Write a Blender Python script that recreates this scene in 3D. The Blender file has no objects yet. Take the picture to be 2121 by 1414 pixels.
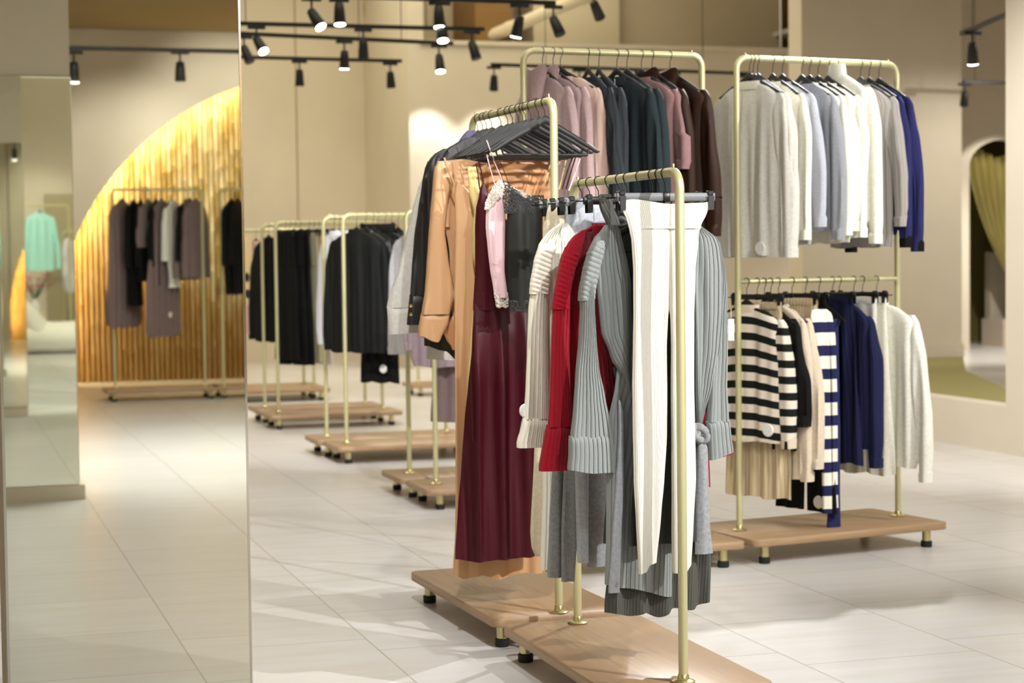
import bpy, math, random
from math import sin, cos, pi, radians, sqrt, atan
from mathutils import Vector, Matrix
random.seed(7)
# ------------------------------------------------------------------ camera, world, lights, exposure
F_PX, HC = 3900.0, 1.42
S = bpy.context.scene
col = S.collection
S.view_settings.view_transform = 'Standard'
S.view_settings.look = 'None'
S.view_settings.gamma = 1
S.view_settings.exposure = 0.03
cam_d = bpy.data.cameras.new('camera'); cam = bpy.data.objects.new('camera', cam_d); col.objects.link(cam)
CAM_M = (Matrix.Rotation(radians(-17), 3, 'Z') @ Matrix.Rotation(pi/2 - atan(175/F_PX), 3, 'X') @ Matrix.Rotation(-0.012, 3, 'Z'))
CAM_P = Vector((0, 0, HC))
cam.matrix_world = Matrix.Translation(CAM_P) @ CAM_M.to_4x4()
cam_d.sensor_width = 36; cam_d.lens = 36*F_PX/2121
cam_d.clip_end = 200
cam_d.dof.use_dof = True; cam_d.dof.focus_distance = 5.9; cam_d.dof.aperture_fstop = 4.0
S.camera = cam
wd = bpy.data.worlds.new('shop_air'); S.world = wd; wd.use_nodes = True
wd.node_tree.nodes['Background'].inputs[0].default_value = (1.0, .93, .80, 1)
wd.node_tree.nodes['Background'].inputs[1].default_value = .15

def ray(x, y): return CAM_M @ Vector(((x-1060.5)/F_PX, -(y-707)/F_PX, -1))
def W(x, y, z=0.0):
    d = ray(x, y); return CAM_P + d*((z-HC)/d.z)
def WY(x, y, Y):
    d = ray(x, y); return CAM_P + d*(Y/d.y)
def WX(x, y, X):
    d = ray(x, y); return CAM_P + d*(X/d.x)

def area(name, loc, size, power, color=(1, .94, .84), rot=(0, 0, 0)):
    l = bpy.data.lights.new(name, 'AREA'); l.shape = 'RECTANGLE'; l.size, l.size_y = size
    l.energy = power; l.color = color
    o = bpy.data.objects.new(name, l); o.location = loc; o.rotation_euler = rot; col.objects.link(o); return o
def spot(name, loc, target, power, cone=50, blend=.5, r=.04, color=(1, .95, .86)):
    l = bpy.data.lights.new(name, 'SPOT'); l.energy = power; l.spot_size = radians(cone); l.spot_blend = blend
    l.shadow_soft_size = r; l.color = color
    o = bpy.data.objects.new(name, l); o.location = loc
    o.rotation_euler = (Vector(target)-Vector(loc)).to_track_quat('-Z', 'Y').to_euler(); col.objects.link(o); return o
# broad unseen area lights added as overhead fill, near and far halves
area('overhead_fill_area', (3.0, 2.0, 3.6), (7, 3), 60, (1, 1, .98))
area('overhead_fill_area', (3.2, 8.5, 3.6), (7, 3), 45, (1, 1, .98))
area('overhead_fill_area', (2.4, -3.4, 3.6), (6, 2), 380, (1, 1, .98))
area('overhead_fill_area', (3.2, 15.0, 5.85), (7, 6), 190, (1, .94, .80))
area('overhead_fill_area', (4.2, 22.4, 5.85), (9, 4.5), 290, (1, .91, .66))
# track spots aimed at the two front racks and the knitwear rack
WHT = (1, .99, .975)
spot('key_spot', (4.6, 2.2, 3.4), (2.15, 5.9, 1.25), 980, 40, .5, .03, WHT)
spot('rack_spot', (4.9, 9.0, 3.6), (2.3, 6.2, .5), 560, 50, .5, .025, WHT)
spot('rack_spot', (2.2, 2.4, 3.4), (2.05, 6.6, 1.2), 270, 40, .6, .03, WHT)
spot('knit_spot', (6.2, 5.0, 3.5), (4.2, 8.3, 1.2), 540, 50, .6, .03, WHT)
spot('knit_spot', (4.0, 4.6, 3.5), (3.5, 8.2, 1.4), 260, 40, .6, .03, WHT)
spot('floor_spot', (6.0, 3.0, 3.5), (4.4, 7.0, 0), 190, 75, .8, .05, WHT)
spot('wall_spot', (4.9, 9.6, 3.6), (7.1, 10.8, 1.2), 480, 80, .8, .05, WHT)  # unseen spot added to brighten the right wall
spot('aisle_spot', (2.4, 7.2, 3.5), (3.1, 11.5, .9), 480, 50, .7, .04, WHT)
spot('aisle_spot', (2.0, 10.6, 3.5), (3.2, 13.8, .9), 480, 55, .7, .04, WHT)
spot('floor_spot', (1.3, 5.0, 3.5), (1.4, 8.0, 0), 260, 70, .8, .05, WHT)

# ------------------------------------------------------------------ materials
MATS = {}
def mat(name, rgb, rough=.6, kind='plain', scale=1.0, metal=0, **k):
    key = name
    if key in MATS: return MATS[key]
    m = bpy.data.materials.new(name); m.use_nodes = True; MATS[key] = m
    nt = m.node_tree; N = nt.nodes; L = nt.links; B = N['Principled BSDF']
    c = tuple(((v/12.92) if v <= .04045 else ((v+.055)/1.055)**2.4) for v in rgb) + (1,)
    B.inputs['Base Color'].default_value = c
    B.inputs['Roughness'].default_value = rough; B.inputs['Metallic'].default_value = metal
    def nd(t, **kw):
        n = N.new(t)
        for a, b in kw.items(): setattr(n, a, b)
        return n
    def bump(h, strength, dist):
        b = nd('ShaderNodeBump'); b.inputs['Strength'].default_value = strength; b.inputs['Distance'].default_value = dist
        L.new(h, b.inputs['Height']); L.new(b.outputs[0], B.inputs['Normal']); return b
    def noise(vec, sc, det=3):
        n = nd('ShaderNodeTexNoise'); n.inputs['Scale'].default_value = sc; n.inputs['Detail'].default_value = det
        L.new(vec, n.inputs['Vector']); return n
    def mixc(fac, a, b, mode='MIX'):
        x = nd('ShaderNodeMix', data_type='RGBA', blend_type=mode)
        for s, v in ((0, fac), (6, a), (7, b)):
            if hasattr(v, 'type') and hasattr(v, 'node'): L.new(v, x.inputs[s])
            else: x.inputs[s].default_value = v
        return x.outputs[2]
    def ramp(h, stops, interp='LINEAR'):
        r = nd('ShaderNodeValToRGB'); r.color_ramp.interpolation = interp
        while len(r.color_ramp.elements) < len(stops): r.color_ramp.elements.new(.5)
        for e, (p, cc) in zip(r.color_ramp.elements, stops): e.position = p; e.color = cc
        L.new(h, r.inputs[0]); return r.outputs[0]
    tc = nd('ShaderNodeTexCoord')
    def mapping(src, s=(1, 1, 1), rot=(0, 0, 0), loc=(0, 0, 0)):
        mp = nd('ShaderNodeMapping'); mp.inputs['Scale'].default_value = s; mp.inputs['Rotation'].default_value = rot
        mp.inputs['Location'].default_value = loc; L.new(src, mp.inputs[0]); return mp.outputs[0]
    dk = tuple(v*.8 for v in c[:3]) + (1,)
    if kind in ('cloth', 'rib', 'stripe'): B.inputs['Specular IOR Level'].default_value = .2
    if kind == 'plain':
        pass
    elif kind == 'cloth':
        n = noise(tc.outputs['Object'], 260*scale, 2); bump(n.outputs[0], .25, .002)
        n2 = noise(tc.outputs['Object'], 90, 4)
        L.new(mixc(ramp(n2.outputs[0], [(.4, (0, 0, 0, 1)), (.62, (1, 1, 1, 1))]), c, tuple(v*k.get('mott', .9) for v in c[:3])+(1,)), B.inputs['Base Color'])
        B.inputs['Sheen Weight'].default_value = .15 if max(rgb) > .3 else 0
    elif kind == 'rib':
        w = nd('ShaderNodeTexWave', wave_type='BANDS', bands_direction='X', wave_profile='SIN')
        L.new(mapping(tc.outputs['UV'], (1/k.get('period', .016)/20*pi*2, 1, 1)), w.inputs['Vector']); w.inputs['Scale'].default_value = 1.0
        w.inputs['Distortion'].default_value = .15; w.inputs['Detail Scale'].default_value = 3
        rr = ramp(w.outputs['Fac'], [(0.0, (0, 0, 0, 1)), (.30, (1, 1, 1, 1))])
        b1 = bump(rr, .9, k.get('depth', .005))
        n = noise(tc.outputs['Object'], 420, 2)
        b2 = nd('ShaderNodeBump'); b2.inputs['Strength'].default_value = .25; b2.inputs['Distance'].default_value = .002
        L.new(n.outputs[0], b2.inputs['Height']); L.new(b1.outputs[0], b2.inputs['Normal']); L.new(b2.outputs[0], B.inputs['Normal'])
        B.inputs['Sheen Weight'].default_value = .2 if max(rgb) > .4 else 0
    elif kind == 'stripe':
        sp = nd('ShaderNodeSeparateXYZ'); L.new(tc.outputs['UV'], sp.inputs[0])
        a = nd('ShaderNodeMath', operation='MULTIPLY'); a.inputs[1].default_value = 1/k['pitch']; L.new(sp.outputs[1], a.inputs[0])
        fr = nd('ShaderNodeMath', operation='FRACT'); L.new(a.outputs[0], fr.inputs[0])
        gt = nd('ShaderNodeMath', operation='GREATER_THAN'); gt.inputs[1].default_value = k.get('duty', .55); L.new(fr.outputs[0], gt.inputs[0])
        lim = nd('ShaderNodeMath', operation='LESS_THAN'); lim.inputs[1].default_value = k.get('below', 9); L.new(sp.outputs[1], lim.inputs[0])
        mu = nd('ShaderNodeMath', operation='MULTIPLY'); L.new(gt.outputs[0], mu.inputs[0]); L.new(lim.outputs[0], mu.inputs[1])
        d = tuple(((v/12.92) if v <= .04045 else ((v+.055)/1.055)**2.4) for v in k['rgb2']) + (1,)
        L.new(mixc(mu.outputs[0], c, d), B.inputs['Base Color'])
        n = noise(tc.outputs['Object'], 300, 2); bump(n.outputs[0], .3, .002)
    elif kind == 'wood':
        v = mapping(tc.outputs['Object'], (1, 1, 1) if k.get('along', 'X') == 'X' else (1, 1, 1), (0, 0, 0 if k.get('along', 'X') == 'X' else pi/2))
        v2 = mapping(v, (1.5, 22, 22)); n = noise(v2, 2.2, 6)
        v3 = mapping(v, (.8, 4, 4)); n3 = noise(v3, 1.5, 3)
        c1 = mixc(ramp(n.outputs[0], [(.35, (0, 0, 0, 1)), (.7, (1, 1, 1, 1))]), c, tuple(q*.68 for q in c[:3])+(1,))
        L.new(mixc(ramp(n3.outputs[0], [(.4, (0, 0, 0, 1)), (.65, (1, 1, 1, 1))]), c1, tuple(q*.82 for q in c[:3])+(1,)), B.inputs['Base Color'])
        bump(n.outputs[0], .1, .002)
    elif kind == 'plaster':
        n = noise(tc.outputs['Object'], 1.3, 5)
        L.new(mixc(ramp(n.outputs[0], [(.35, (0, 0, 0, 1)), (.7, (1, 1, 1, 1))]), c, tuple(q*.94 for q in c[:3])+(1,)), B.inputs['Base Color'])
        n2 = noise(tc.outputs['Object'], 30, 4); bump(n2.outputs[0], .06, .01)
    elif kind == 'tiles':
        sw = mapping(tc.outputs['Object'], (1, 1, 1), (0, 0, -pi/2), (0, 0, 0))
        br = nd('ShaderNodeTexBrick'); L.new(mapping(sw, (1, 1, 1), (0, 0, 0), k['off']), br.inputs['Vector'])
        br.offset = .28; br.offset_frequency = 2; br.inputs['Scale'].default_value = 1; br.inputs['Mortar Size'].default_value = .0034
        br.inputs['Mortar Smooth'].default_value = .3; br.inputs['Brick Width'].default_value = .755; br.inputs['Row Height'].default_value = .667
        br.inputs['Color1'].default_value = c; br.inputs['Color2'].default_value = tuple(q*.93 for q in c[:3])+(1,)
        br.inputs['Mortar'].default_value = (c[0]*.52, c[1]*.48, c[2]*.40, 1)
        st = noise(mapping(tc.outputs['Object'], (1.1, 7, 1)), 1.6, 6)
        c1 = mixc(ramp(st.outputs[0], [(.4, (0, 0, 0, 1)), (.72, (.55, .55, .55, 1))]), br.outputs['Color'], (c[0]*.86, c[1]*.80, c[2]*.70, 1))
        L.new(c1, B.inputs['Base Color'])
        bump(br.outputs['Fac'], -.15, .002)
    elif kind == 'bamboo':
        sp = nd('ShaderNodeSeparateXYZ'); L.new(tc.outputs['Object'], sp.inputs[0])
        fx = nd('ShaderNodeMath', operation='MULTIPLY'); fx.inputs[1].default_value = 1/.062
        ad = nd('ShaderNodeMath', operation='ADD'); ad.inputs[1].default_value = 3.289; L.new(sp.outputs[0], ad.inputs[0]); L.new(ad.outputs[0], fx.inputs[0])
        fl = nd('ShaderNodeMath', operation='FLOOR'); L.new(fx.outputs[0], fl.inputs[0])
        cb = nd('ShaderNodeCombineXYZ'); L.new(fl.outputs[0], cb.inputs[0])
        zz = nd('ShaderNodeMath', operation='MULTIPLY'); zz.inputs[1].default_value = .9; L.new(sp.outputs[2], zz.inputs[0]); L.new(zz.outputs[0], cb.inputs[2])
        n = noise(mapping(cb.outputs[0], (.73, 1, 1)), 1.7, 4)
        n2 = noise(mapping(tc.outputs['Object'], (.5, 1, .25)), 1.6, 3)
        c1 = ramp(n.outputs[0], [(.3, (.22, .11, .02, 1)), (.43, (.42, .28, .07, 1)), (.56, (.56, .44, .22, 1)), (.72, (.62, .56, .36, 1))])
        zg = nd('ShaderNodeMath', operation='MULTIPLY_ADD'); zg.inputs[1].default_value = -.13; zg.inputs[2].default_value = .16; L.new(sp.outputs[2], zg.inputs[0])  # strip glow's falloff put into the cane colour: browner toward the floor
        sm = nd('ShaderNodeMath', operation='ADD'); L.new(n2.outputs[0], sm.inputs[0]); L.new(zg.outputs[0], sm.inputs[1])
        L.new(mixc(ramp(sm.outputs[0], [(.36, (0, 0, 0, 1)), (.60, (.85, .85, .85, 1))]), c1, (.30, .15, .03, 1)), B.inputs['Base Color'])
    elif kind == 'lace':
        v = nd('ShaderNodeTexVoronoi', feature='DISTANCE_TO_EDGE'); v.inputs['Scale'].default_value = 110; L.new(tc.outputs['Object'], v.inputs['Vector'])
        tr = nd('ShaderNodeBsdfTransparent'); mx = nd('ShaderNodeMixShader')
        L.new(ramp(v.outputs['Distance'], [(.10, (1, 1, 1, 1)), (.16, (.15, .15, .15, 1))]), mx.inputs[0])
        L.new(tr.outputs[0], mx.inputs[1]); L.new(B.outputs[0], mx.inputs[2]); L.new(mx.outputs[0], N['Material Output'].inputs[0])
    elif kind == 'satin':
        B.inputs['Specular IOR Level'].default_value = k.get('spec', .45)
        n = noise(mapping(tc.outputs['Object'], (8, 8, 2)), 1.5, 3); bump(n.outputs[0], .25, .02)
    elif kind == 'emit':
        B.inputs['Emission Color'].default_value = c; B.inputs['Emission Strength'].default_value = k['power']
    return m
def lin(v): return v
M_BRASS = mat('champagne_metal', (.80, .78, .60), .38, metal=.35)
M_BRASS2 = mat('brass_flange', (.80, .76, .56), .22, metal=.8)
M_BLACKP = mat('black_plastic', (.10, .10, .10), .38)
M_CHAR = mat('charcoal_wood', (.07, .07, .066), .5)
M_DGREY = mat('dark_grey_wood', (.15, .15, .15), .48)
M_STEELG = mat('grey_lacquer_bar', (.45, .46, .47), .5)
M_WIRE = mat('dark_wire', (.18, .17, .16), .35, metal=.9)
M_BOARD = mat('oak_laminate', (.69, .565, .43), .42, 'wood')
M_BOARDY = mat('oak_laminate_lengthwise', (.74, .61, .47), .42, 'wood', along='Y')
M_RUBBER = mat('black_rubber', (.08, .08, .07), .7)
M_WALL = mat('cream_plaster', (.87, .83, .755), .85, 'plaster')
M_WALLP = mat('warm_cream_plaster', (.86, .81, .71), .85, 'plaster')
M_CEIL = mat('ochre_ceiling_paint', (.60, .52, .36), .9, 'plaster')
M_BROWN = mat('brown_wood_panel', (.56, .42, .22), .6, 'wood')
M_FLOOR = mat('pale_stone_tile', (.865, .86, .855), .30, 'tiles', off=(-.05, -.493, 0))
M_TAG = mat('white_plastic_tag', (.93, .93, .92), .4)
M_MIRROR = mat('mirror_glass', (.955, .965, .93), .012, metal=1)
M_CHROME = mat('polished_edge', (.85, .85, .83), .15, metal=1)
M_LAMP = mat('lamp_glow', (1, .98, .95), .5, 'emit', power=20)
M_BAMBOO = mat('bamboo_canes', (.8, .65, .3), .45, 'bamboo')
M_LED = mat('warm_led_strip', (1, .91, .72), .5, 'emit', power=85)
M_BLACK = mat('black_metal', (.07, .07, .065), .45)

# ------------------------------------------------------------------ mesh helpers
class MB:
    def __init__(s): s.v = []; s.f = []; s.uv = []
    def add(s, vs, fs, uv=None):
        k = len(s.v); s.v += [tuple(q) for q in vs]; s.f += [tuple(i+k for i in f) for f in fs]
        s.uv += (uv if uv else [(q[0], q[2]) for q in vs])
    def grid(s, rows, closed=False, uv=None, cap=False):
        n = len(rows[0]); vs = [p for r in rows for p in r]; fs = []
        m = n if closed else n-1
        for i in range(len(rows)-1):
            for j in range(m):
                a = i*n+j; b = i*n+(j+1) % n; fs.append((a, b, b+n, a+n))
        if cap: fs.append(tuple(range(n))[::-1]); fs.append(tuple(range((len(rows)-1)*n, len(rows)*n)))
        s.add(vs, fs, uv)
    def box(s, c, d, bev=0.0, rz=0):
        x, y, z = d[0]/2, d[1]/2, d[2]/2
        R = Matrix.Rotation(rz, 3, 'Z'); C = Vector(c)
        if bev <= 0:
            vs = [C+R@Vector((i*x, j*y, k*z)) for i in (-1, 1) for j in (-1, 1) for k in (-1, 1)]
            s.add(vs, [(0, 1, 3, 2), (4, 6, 7, 5), (0, 4, 5, 1), (2, 3, 7, 6), (0, 2, 6, 4), (1, 5, 7, 3)]); return
        rows = []
        for zz, ins in ((-z, bev), (-z+bev, 0), (z-bev, 0), (z, bev)):
            r = []
            for (sx, sy, a0) in ((1, 1, 0), (-1, 1, pi/2), (-1, -1, pi), (1, -1, 3*pi/2)):
                for t in range(4):
                    a = a0+t*pi/6
                    r.append(C+R@Vector((sx*(x-bev)+(bev-ins)*cos(a), sy*(y-bev)+(bev-ins)*sin(a), zz)))
            rows.append(r)
        s.grid(rows, True, cap=True)
    def tube(s, pts, r, n=10, closed=False, cap=True):
        pts = [Vector(p) for p in pts]; rows = []; up = None
        for i, p in enumerate(pts):
            a = pts[i-1] if i > 0 else (pts[-1] if closed else p); b = pts[(i+1) % len(pts)] if (i < len(pts)-1 or closed) else p
            t = (b-a).normalized()
            if up is None: up = t.orthogonal().normalized()
            up = (up - t*up.dot(t)).normalized(); w = t.cross(up)
            rr = r[i] if isinstance(r, (list, tuple)) else r
            rows.append([p+up*cos(2*pi*k/n)*rr+w*sin(2*pi*k/n)*rr for k in range(n)])
        if closed: rows.append(rows[0])
        s.grid(rows, True, cap=cap and not closed)
    def lathe(s, c, prof, n=20):
        s.grid([[Vector(c)+Vector((r*cos(2*pi*k/n), r*sin(2*pi*k/n), z)) for k in range(n)] for r, z in prof], True, cap=True)
    def prism(s, poly, y0, y1, axis='Y'):
        n = len(poly)
        def P(p, y): return (p[0], y, p[1]) if axis == 'Y' else ((p[0], p[1], y) if axis == 'Z' else (y, p[0], p[1]))
        s.add([P(p, y0) for p in poly]+[P(p, y1) for p in poly],
              [tuple(range(n))[::-1], tuple(range(n, 2*n))]+[(i, (i+1) % n, n+(i+1) % n, n+i) for i in range(n)])
    def build(s, name, m, parent=None, smooth=True, fixn=False):
        me = bpy.data.meshes.new(name); me.from_pydata(s.v, [], s.f)
        ul = me.uv_layers.new(name='UVMap')
        for l in me.loops: ul.data[l.index].uv = s.uv[l.vertex_index]
        me.materials.append(m)
        if smooth:
            me.polygons.foreach_set('use_smooth', [True]*len(me.polygons))
            me.set_sharp_from_angle(angle=radians(48))
        o = bpy.data.objects.new(name, me); col.objects.link(o)
        if parent: o.parent = parent
        return o
def tag(o, label=None, cat=None, group=None, kind=None):
    if label: o['label'] = label
    if cat: o['category'] = cat
    if group: o['group'] = group
    if kind: o['kind'] = kind
    return o
def empty(name, loc=(0, 0, 0), rz=0, **k):
    o = bpy.data.objects.new(name, None); col.objects.link(o); o.location = loc; o.rotation_euler = (0, 0, rz)
    o.empty_display_size = .05
    return tag(o, **k)
def struct(name, mb, m, smooth=False):
    o = mb.build(name, m, None, smooth); o['kind'] = 'structure'; return o
def boxobj(name, lo, hi, m, parent=None, kind=None):
    mb = MB(); mb.box([(a+b)/2 for a, b in zip(lo, hi)], [b-a for a, b in zip(lo, hi)])
    o = mb.build(name, m, parent, False)
    if kind: o['kind'] = kind
    return o
def copy_tree(o, parent=None):
    c = o.copy(); col.objects.link(c); c.parent = parent
    for ch in list(o.children): copy_tree(ch, c)
    return c
# ------------------------------------------------------------------ the shop shell (X along the shop, Y away from the camera)
ZC = 6.0
mb = MB(); mb.box((6.5, 9.5, -.05), (27, 46, .1)); struct('floor', mb, M_FLOOR)
YB, YS, XS = 26.0, 23.4, 5.82
def wallbox(name, lo, hi, m=None): return boxobj(name, lo, hi, m or M_WALL, None, 'structure')
wallbox('wall_back', (-4, YB, 0), (XS+.3, YB+.2, ZC))
mb = MB(); xs = WY(615, 300, YB).x; mb.box((xs, YB-.004, 3), (.012, .012, 6)); struct('trim_1', mb, M_CEIL)
wallbox('wall_alcove_side', (XS, YS, 0), (XS+.2, YB, ZC))
zt = WY(1000, 94, YS).z
wallbox('wall_display', (XS+.2, YS, 0), (13.5, YS+.2, zt))
boxobj('trim_2', (XS+.15, YS-.05, zt), (13.5, YS+.25, zt+.05), M_WALL, None, 'structure')
wallbox('wall_upper', (XS+.2, YS+1.6, zt-.5), (16, YS+1.8, ZC), M_WALLP)
xa = WY(1270, 60, YS+1.0).x
wallbox('wall_upper_bulkhead', (xa, YS+.9, zt-.3), (WY(1618, 60, YS+.9).x, YS+1.58, ZC), M_WALLP)
boxobj('wall_upper_panel', (WY(1618, 60, YS+.9).x, YS+1.2, zt-.5), (13, YS+1.35, ZC), M_BROWN, None, 'structure')
XR = 7.15
wallbox('wall_left', (-4, -12.3, 0), (-3.8, YB, ZC))
wallbox('wall_rear', (-4, -12.9, 0), (9.5, -12.7, ZC))
# right wall: open frame above a low kerb, built in a mirror's place
ykn = WX(2083, 500, XR).y; ykf = 14.2
wallbox('wall_right', (XR, -2, 0), (XR+.18, ykn, ZC))
wallbox('wall_right_return', (XR+.18, -2, 0), (9.5, -1.85, ZC))
wallbox('wall_right_rear', (9.42, -12.7, 0), (9.6, -2, ZC))
boxobj('wall_right_kerb', (XR, ykn, 0), (XR+.18, ykf, .333), M_WALL, None, 'structure')
# room added behind it, standing in for the mirror's reflection
yw = 20.3; xw0 = WY(1660, 60, yw).x; xw1 = WY(1992, 400, yw).x
wallbox('wall_fitting_room', (xw0, yw, 0), (xw1, yw+.35, ZC))
boxobj('baseboard_fitting_room', (xw0, yw-.02, .14), (xw1+.02, yw, .30), M_WALL, None, 'structure')
wallbox('wall_far_right', (19, 4, 0), (19.2, 31, ZC))
wallbox('wall_far_back', (11, 31, 0), (19.2, 31.2, ZC))
wallbox('wall_near_right', (XR+.2, 3.9, 0), (19.2, 4.1, ZC))
wallbox('ceiling', (-4, -7.4, ZC), (19.2, 31.2, ZC+.1), M_CEIL)
wallbox('ceiling_rear', (-4, -12.7, 4.11), (9.5, -7.2, 4.25), M_CEIL)
wallbox('wall_rear_bulkhead', (-4, -7.3, 4.25), (9.5, -7.2, ZC), M_WALL)
# green carpeted step behind the opening
m_carp = mat('olive_carpet', (.66, .63, .38), .95, 'cloth', .6)
mb = MB(); c0 = W(1915, 800, .0)
pts = [(7.6, 15.0), (WX(2081, 803, 12.6).x+2.4, 15.9), (W(2081, 806, .14).x, W(2081, 806, .14).y), (W(2000, 768, .14).x, W(2000, 768, .14).y), (xw1, yw-.03), (7.9, yw-.03)]
o = struct('floor_step', MB(), m_carp) if False else None
p2 = [W(2100, 812, .14), W(2000, 767, .14)]
poly = [(7.5, 14.6), (p2[0].x+2.0, p2[0].y-4.5), (p2[0].x, p2[0].y), (p2[1].x, p2[1].y), (xw1, yw-.03), (7.9, yw-.03)]
mb.prism(poly, 0, .14, 'Z'); struct('floor_carpet_step', mb, m_carp)

# ------------------------------------------------------------------ the two mirror-faced columns
YM1, YM2, DX0 = 5.08, -1.39, .17
def column(name, x0, x1, y0, y1, face, lab):
    c = boxobj(name, (x0+.004, min(y0, y1)+.006, 0), (x1-.004, max(y0, y1)-.006, ZC), M_WALL, None, 'structure')
    mb = MB(); ym = y0; d = .02
    mb.box(((x0+x1)/2, ym - face*d/2, 1.31), (x1-x0-.01, d-.004, 2.42))
    t = empty('wall_mirror', ((x0+x1)/2, ym, .09), label=lab, cat='mirror')
    mb = MB(); mb.box((0, -face*.004 if face > 0 else .004, 1.215), (x1-x0-.012, .008, 2.43)); g = mb.build('mirror_glass', M_MIRROR, t, False)
    for sx in (-1, 1):
        mb = MB(); mb.box((sx*((x1-x0)/2-.003), 0.0, 1.215), (.006, .022, 2.43)); mb.build('edge_strip', M_CHROME, t, False)
    return t
# front column mirror faces -Y (towards the camera), rear one faces +Y
XC1 = WY(509, 700, YM1).x
XC0 = WY(14, 1300, YM1).x
column('column_front', XC0, XC1, YM1, YM1+.65, 1, 'tall frameless mirror on the near left column, reflecting the bamboo arch and tiles')
column('column_rear', .12, .80, YM2, YM2-.65, -1, 'tall mirror on the opposite column, its reflection at the left edge of the photo')
boxobj('baseboard_rear', (.09, YM2-.68, 0), (.83, YM2+.035, .088), M_WALL, None, 'structure')

# ------------------------------------------------------------------ bamboo arch wall (stands behind the camera, seen in the mirror)
def RY(yv): return 2*YM1-yv          # virtual depth in the mirror to real depth
YA = RY(22.4); AX, AZ, AR = 4.584, .357, 3.298
# wall with arched cut-out
mb = MB(); n = 60; x0, x1, z1 = -4, 9.4, 4.2
arc = [(AX-sqrt(AR**2-AZ**2), 0)] if False else []
a0 = -math.asin(AZ/AR); A = [pi-a0 - (pi-2*a0)*i/n for i in range(n+1)]
arc = [(AX+AR*cos(a), AZ+AR*sin(a)) for a in A]
rows = []
for r_, d in ((AR, 0), (AR, -.02), (AR+.08, -.02), (AR+.08, -.32)):
    y = YA+d; inner = [(AX+r_*cos(a), y, AZ+r_*sin(a)) for a in A]
    if not rows:
        outer = [(px, y, z1) for px, pz in arc]
        mb.grid([[Vector(q) for q in outer], [Vector(q) for q in inner]])
    rows.append([Vector(q) for q in inner])
mb.grid(rows)
for xa_, xb_ in ((x0, arc[0][0]), (arc[-1][0], x1)):
    mb.add([(xa_, YA, 0), (xb_, YA, 0), (xb_, YA, z1), (xa_, YA, z1)], [(0, 1, 2, 3)])
struct('wall_arch', mb, M_WALL)
t = empty('bamboo_screen', (AX, YA-.26, 0), label='backlit bamboo cane screen filling the arch, seen in the mirror', cat='bamboo screen')
mb = MB(); rnd = random.Random(3)
x = -AR+.04
while x < AR-.04:
    r = .031; zt_ = AZ+sqrt(max((AR+.05)**2-(x)**2, .0))
    segs = []; z = 0; rr = []
    pts = []
    while z < zt_:
        L_ = rnd.uniform(.22, .42)
        for q, k in ((0, 1.07), (.012, .98), (.5, .95), (.985, 1.0)):
            pts.append((x+rnd.uniform(-.003, .003), 0, min(z+q*L_, zt_+.01*q))); rr.append(r*k)
        z += L_
    mb.tube(pts, rr, 8)
    x += .062
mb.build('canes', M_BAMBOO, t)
mb = MB(); mb.tube([(AX+(AR+.042)*cos(a)-AX, .19, AZ+(AR+.042)*sin(a)) for a in A[1:-1]], .015, 6); mb.build('light_strip', M_LED, t)
spot('arch_spot', (3.6, YA+2.6, 3.75), (3.4, YA, 2.9), 230, 60, .8)
spot('arch_spot', (2.0, YA+2.6, 3.75), (2.2, YA, 2.2), 190, 60, .8)

# ------------------------------------------------------------------ ceiling tracks and spot heads
def spot_head(lit, ang, tilt, stem=.09):
    t = empty('track_spotlight')
    mb = MB(); mb.box((0, 0, -.015), (.16, .035, .03), .004); mb.build('adapter', M_BLACK, t)
    mb = MB(); mb.tube([(0, 0, -.03), (0, 0, -.03-stem)], .009, 8); mb.build('stem', M_BLACK, t)
    h = MB()
    ax = Vector((sin(ang)*sin(tilt), cos(ang)*sin(tilt), -cos(tilt)))
    p0 = Vector((0, 0, -.025-stem)) - ax*.02
    h.tube([p0, p0+ax*.01, p0+ax*.06, p0+ax*.17, p0+ax*.175], [.028, .036, .042, .05, .047], 16); h.build('lamp_body', M_BLACK, t)
    if lit:
        h = MB(); h.tube([p0+ax*.176, p0+ax*.180], .043, 16); h.build('lens', M_LAMP, t)
    return t, p0+ax*.2, ax
def px_spot(tr, px, lit, ang, tilt, lab, power=0, cone=70, target=None, stem=.09):
    a, b = tr; lo, hi = -.2, 1.2
    for _ in range(40):
        m = (lo+hi)/2; q = CAM_M.transposed() @ (a.lerp(b, m)-CAM_P)
        if 1060.5+F_PX*q.x/-q.z < px: lo = m
        else: hi = m
    p = a.lerp(b, lo)
    t, e, ax = spot_head(lit, ang, tilt, stem); t.location = p; tag(t, lab, 'spotlight', 'track spotlights')
    if power:
        q = p+e; spot('track_beam', q, q+ax if target is None else target, power, cone, .6, .035)
def track(p, q, Y0, Y1, lab):
    a, b = WY(*p, Y0), WY(*q, Y1); mb = MB(); c = (a+b)/2; L_ = (b-a).length
    mb.box((0, 0, .018), (L_, .036, .036)); o = mb.build('ceiling_track', M_BLACK, None, False); o.location = c
    o.rotation_euler = (0, -math.asin((b.z-a.z)/L_), math.atan2(b.y-a.y, b.x-a.x)); tag(o, lab, 'lighting track')
    mb = MB()
    for f in (.2, .8):
        pz = a.lerp(b, f); mb.tube([pz+Vector((0, 0, .03)), (pz.x, pz.y, ZC)], .004, 6)
    w = mb.build('suspension_wire', M_WIRE, None)
    w.parent = o; w.matrix_parent_inverse = (Matrix.LocRotScale(o.location, o.rotation_euler, None)).inverted()
    return a, b
T1 = track((380, 50), (1003, 65), 16.9, 16.85, 'black lighting track, the upper long one over the back racks')
T2 = track((380, 68), (938, 94), 17.65, 17.9, 'black lighting track, the middle one of three over the back racks')
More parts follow.
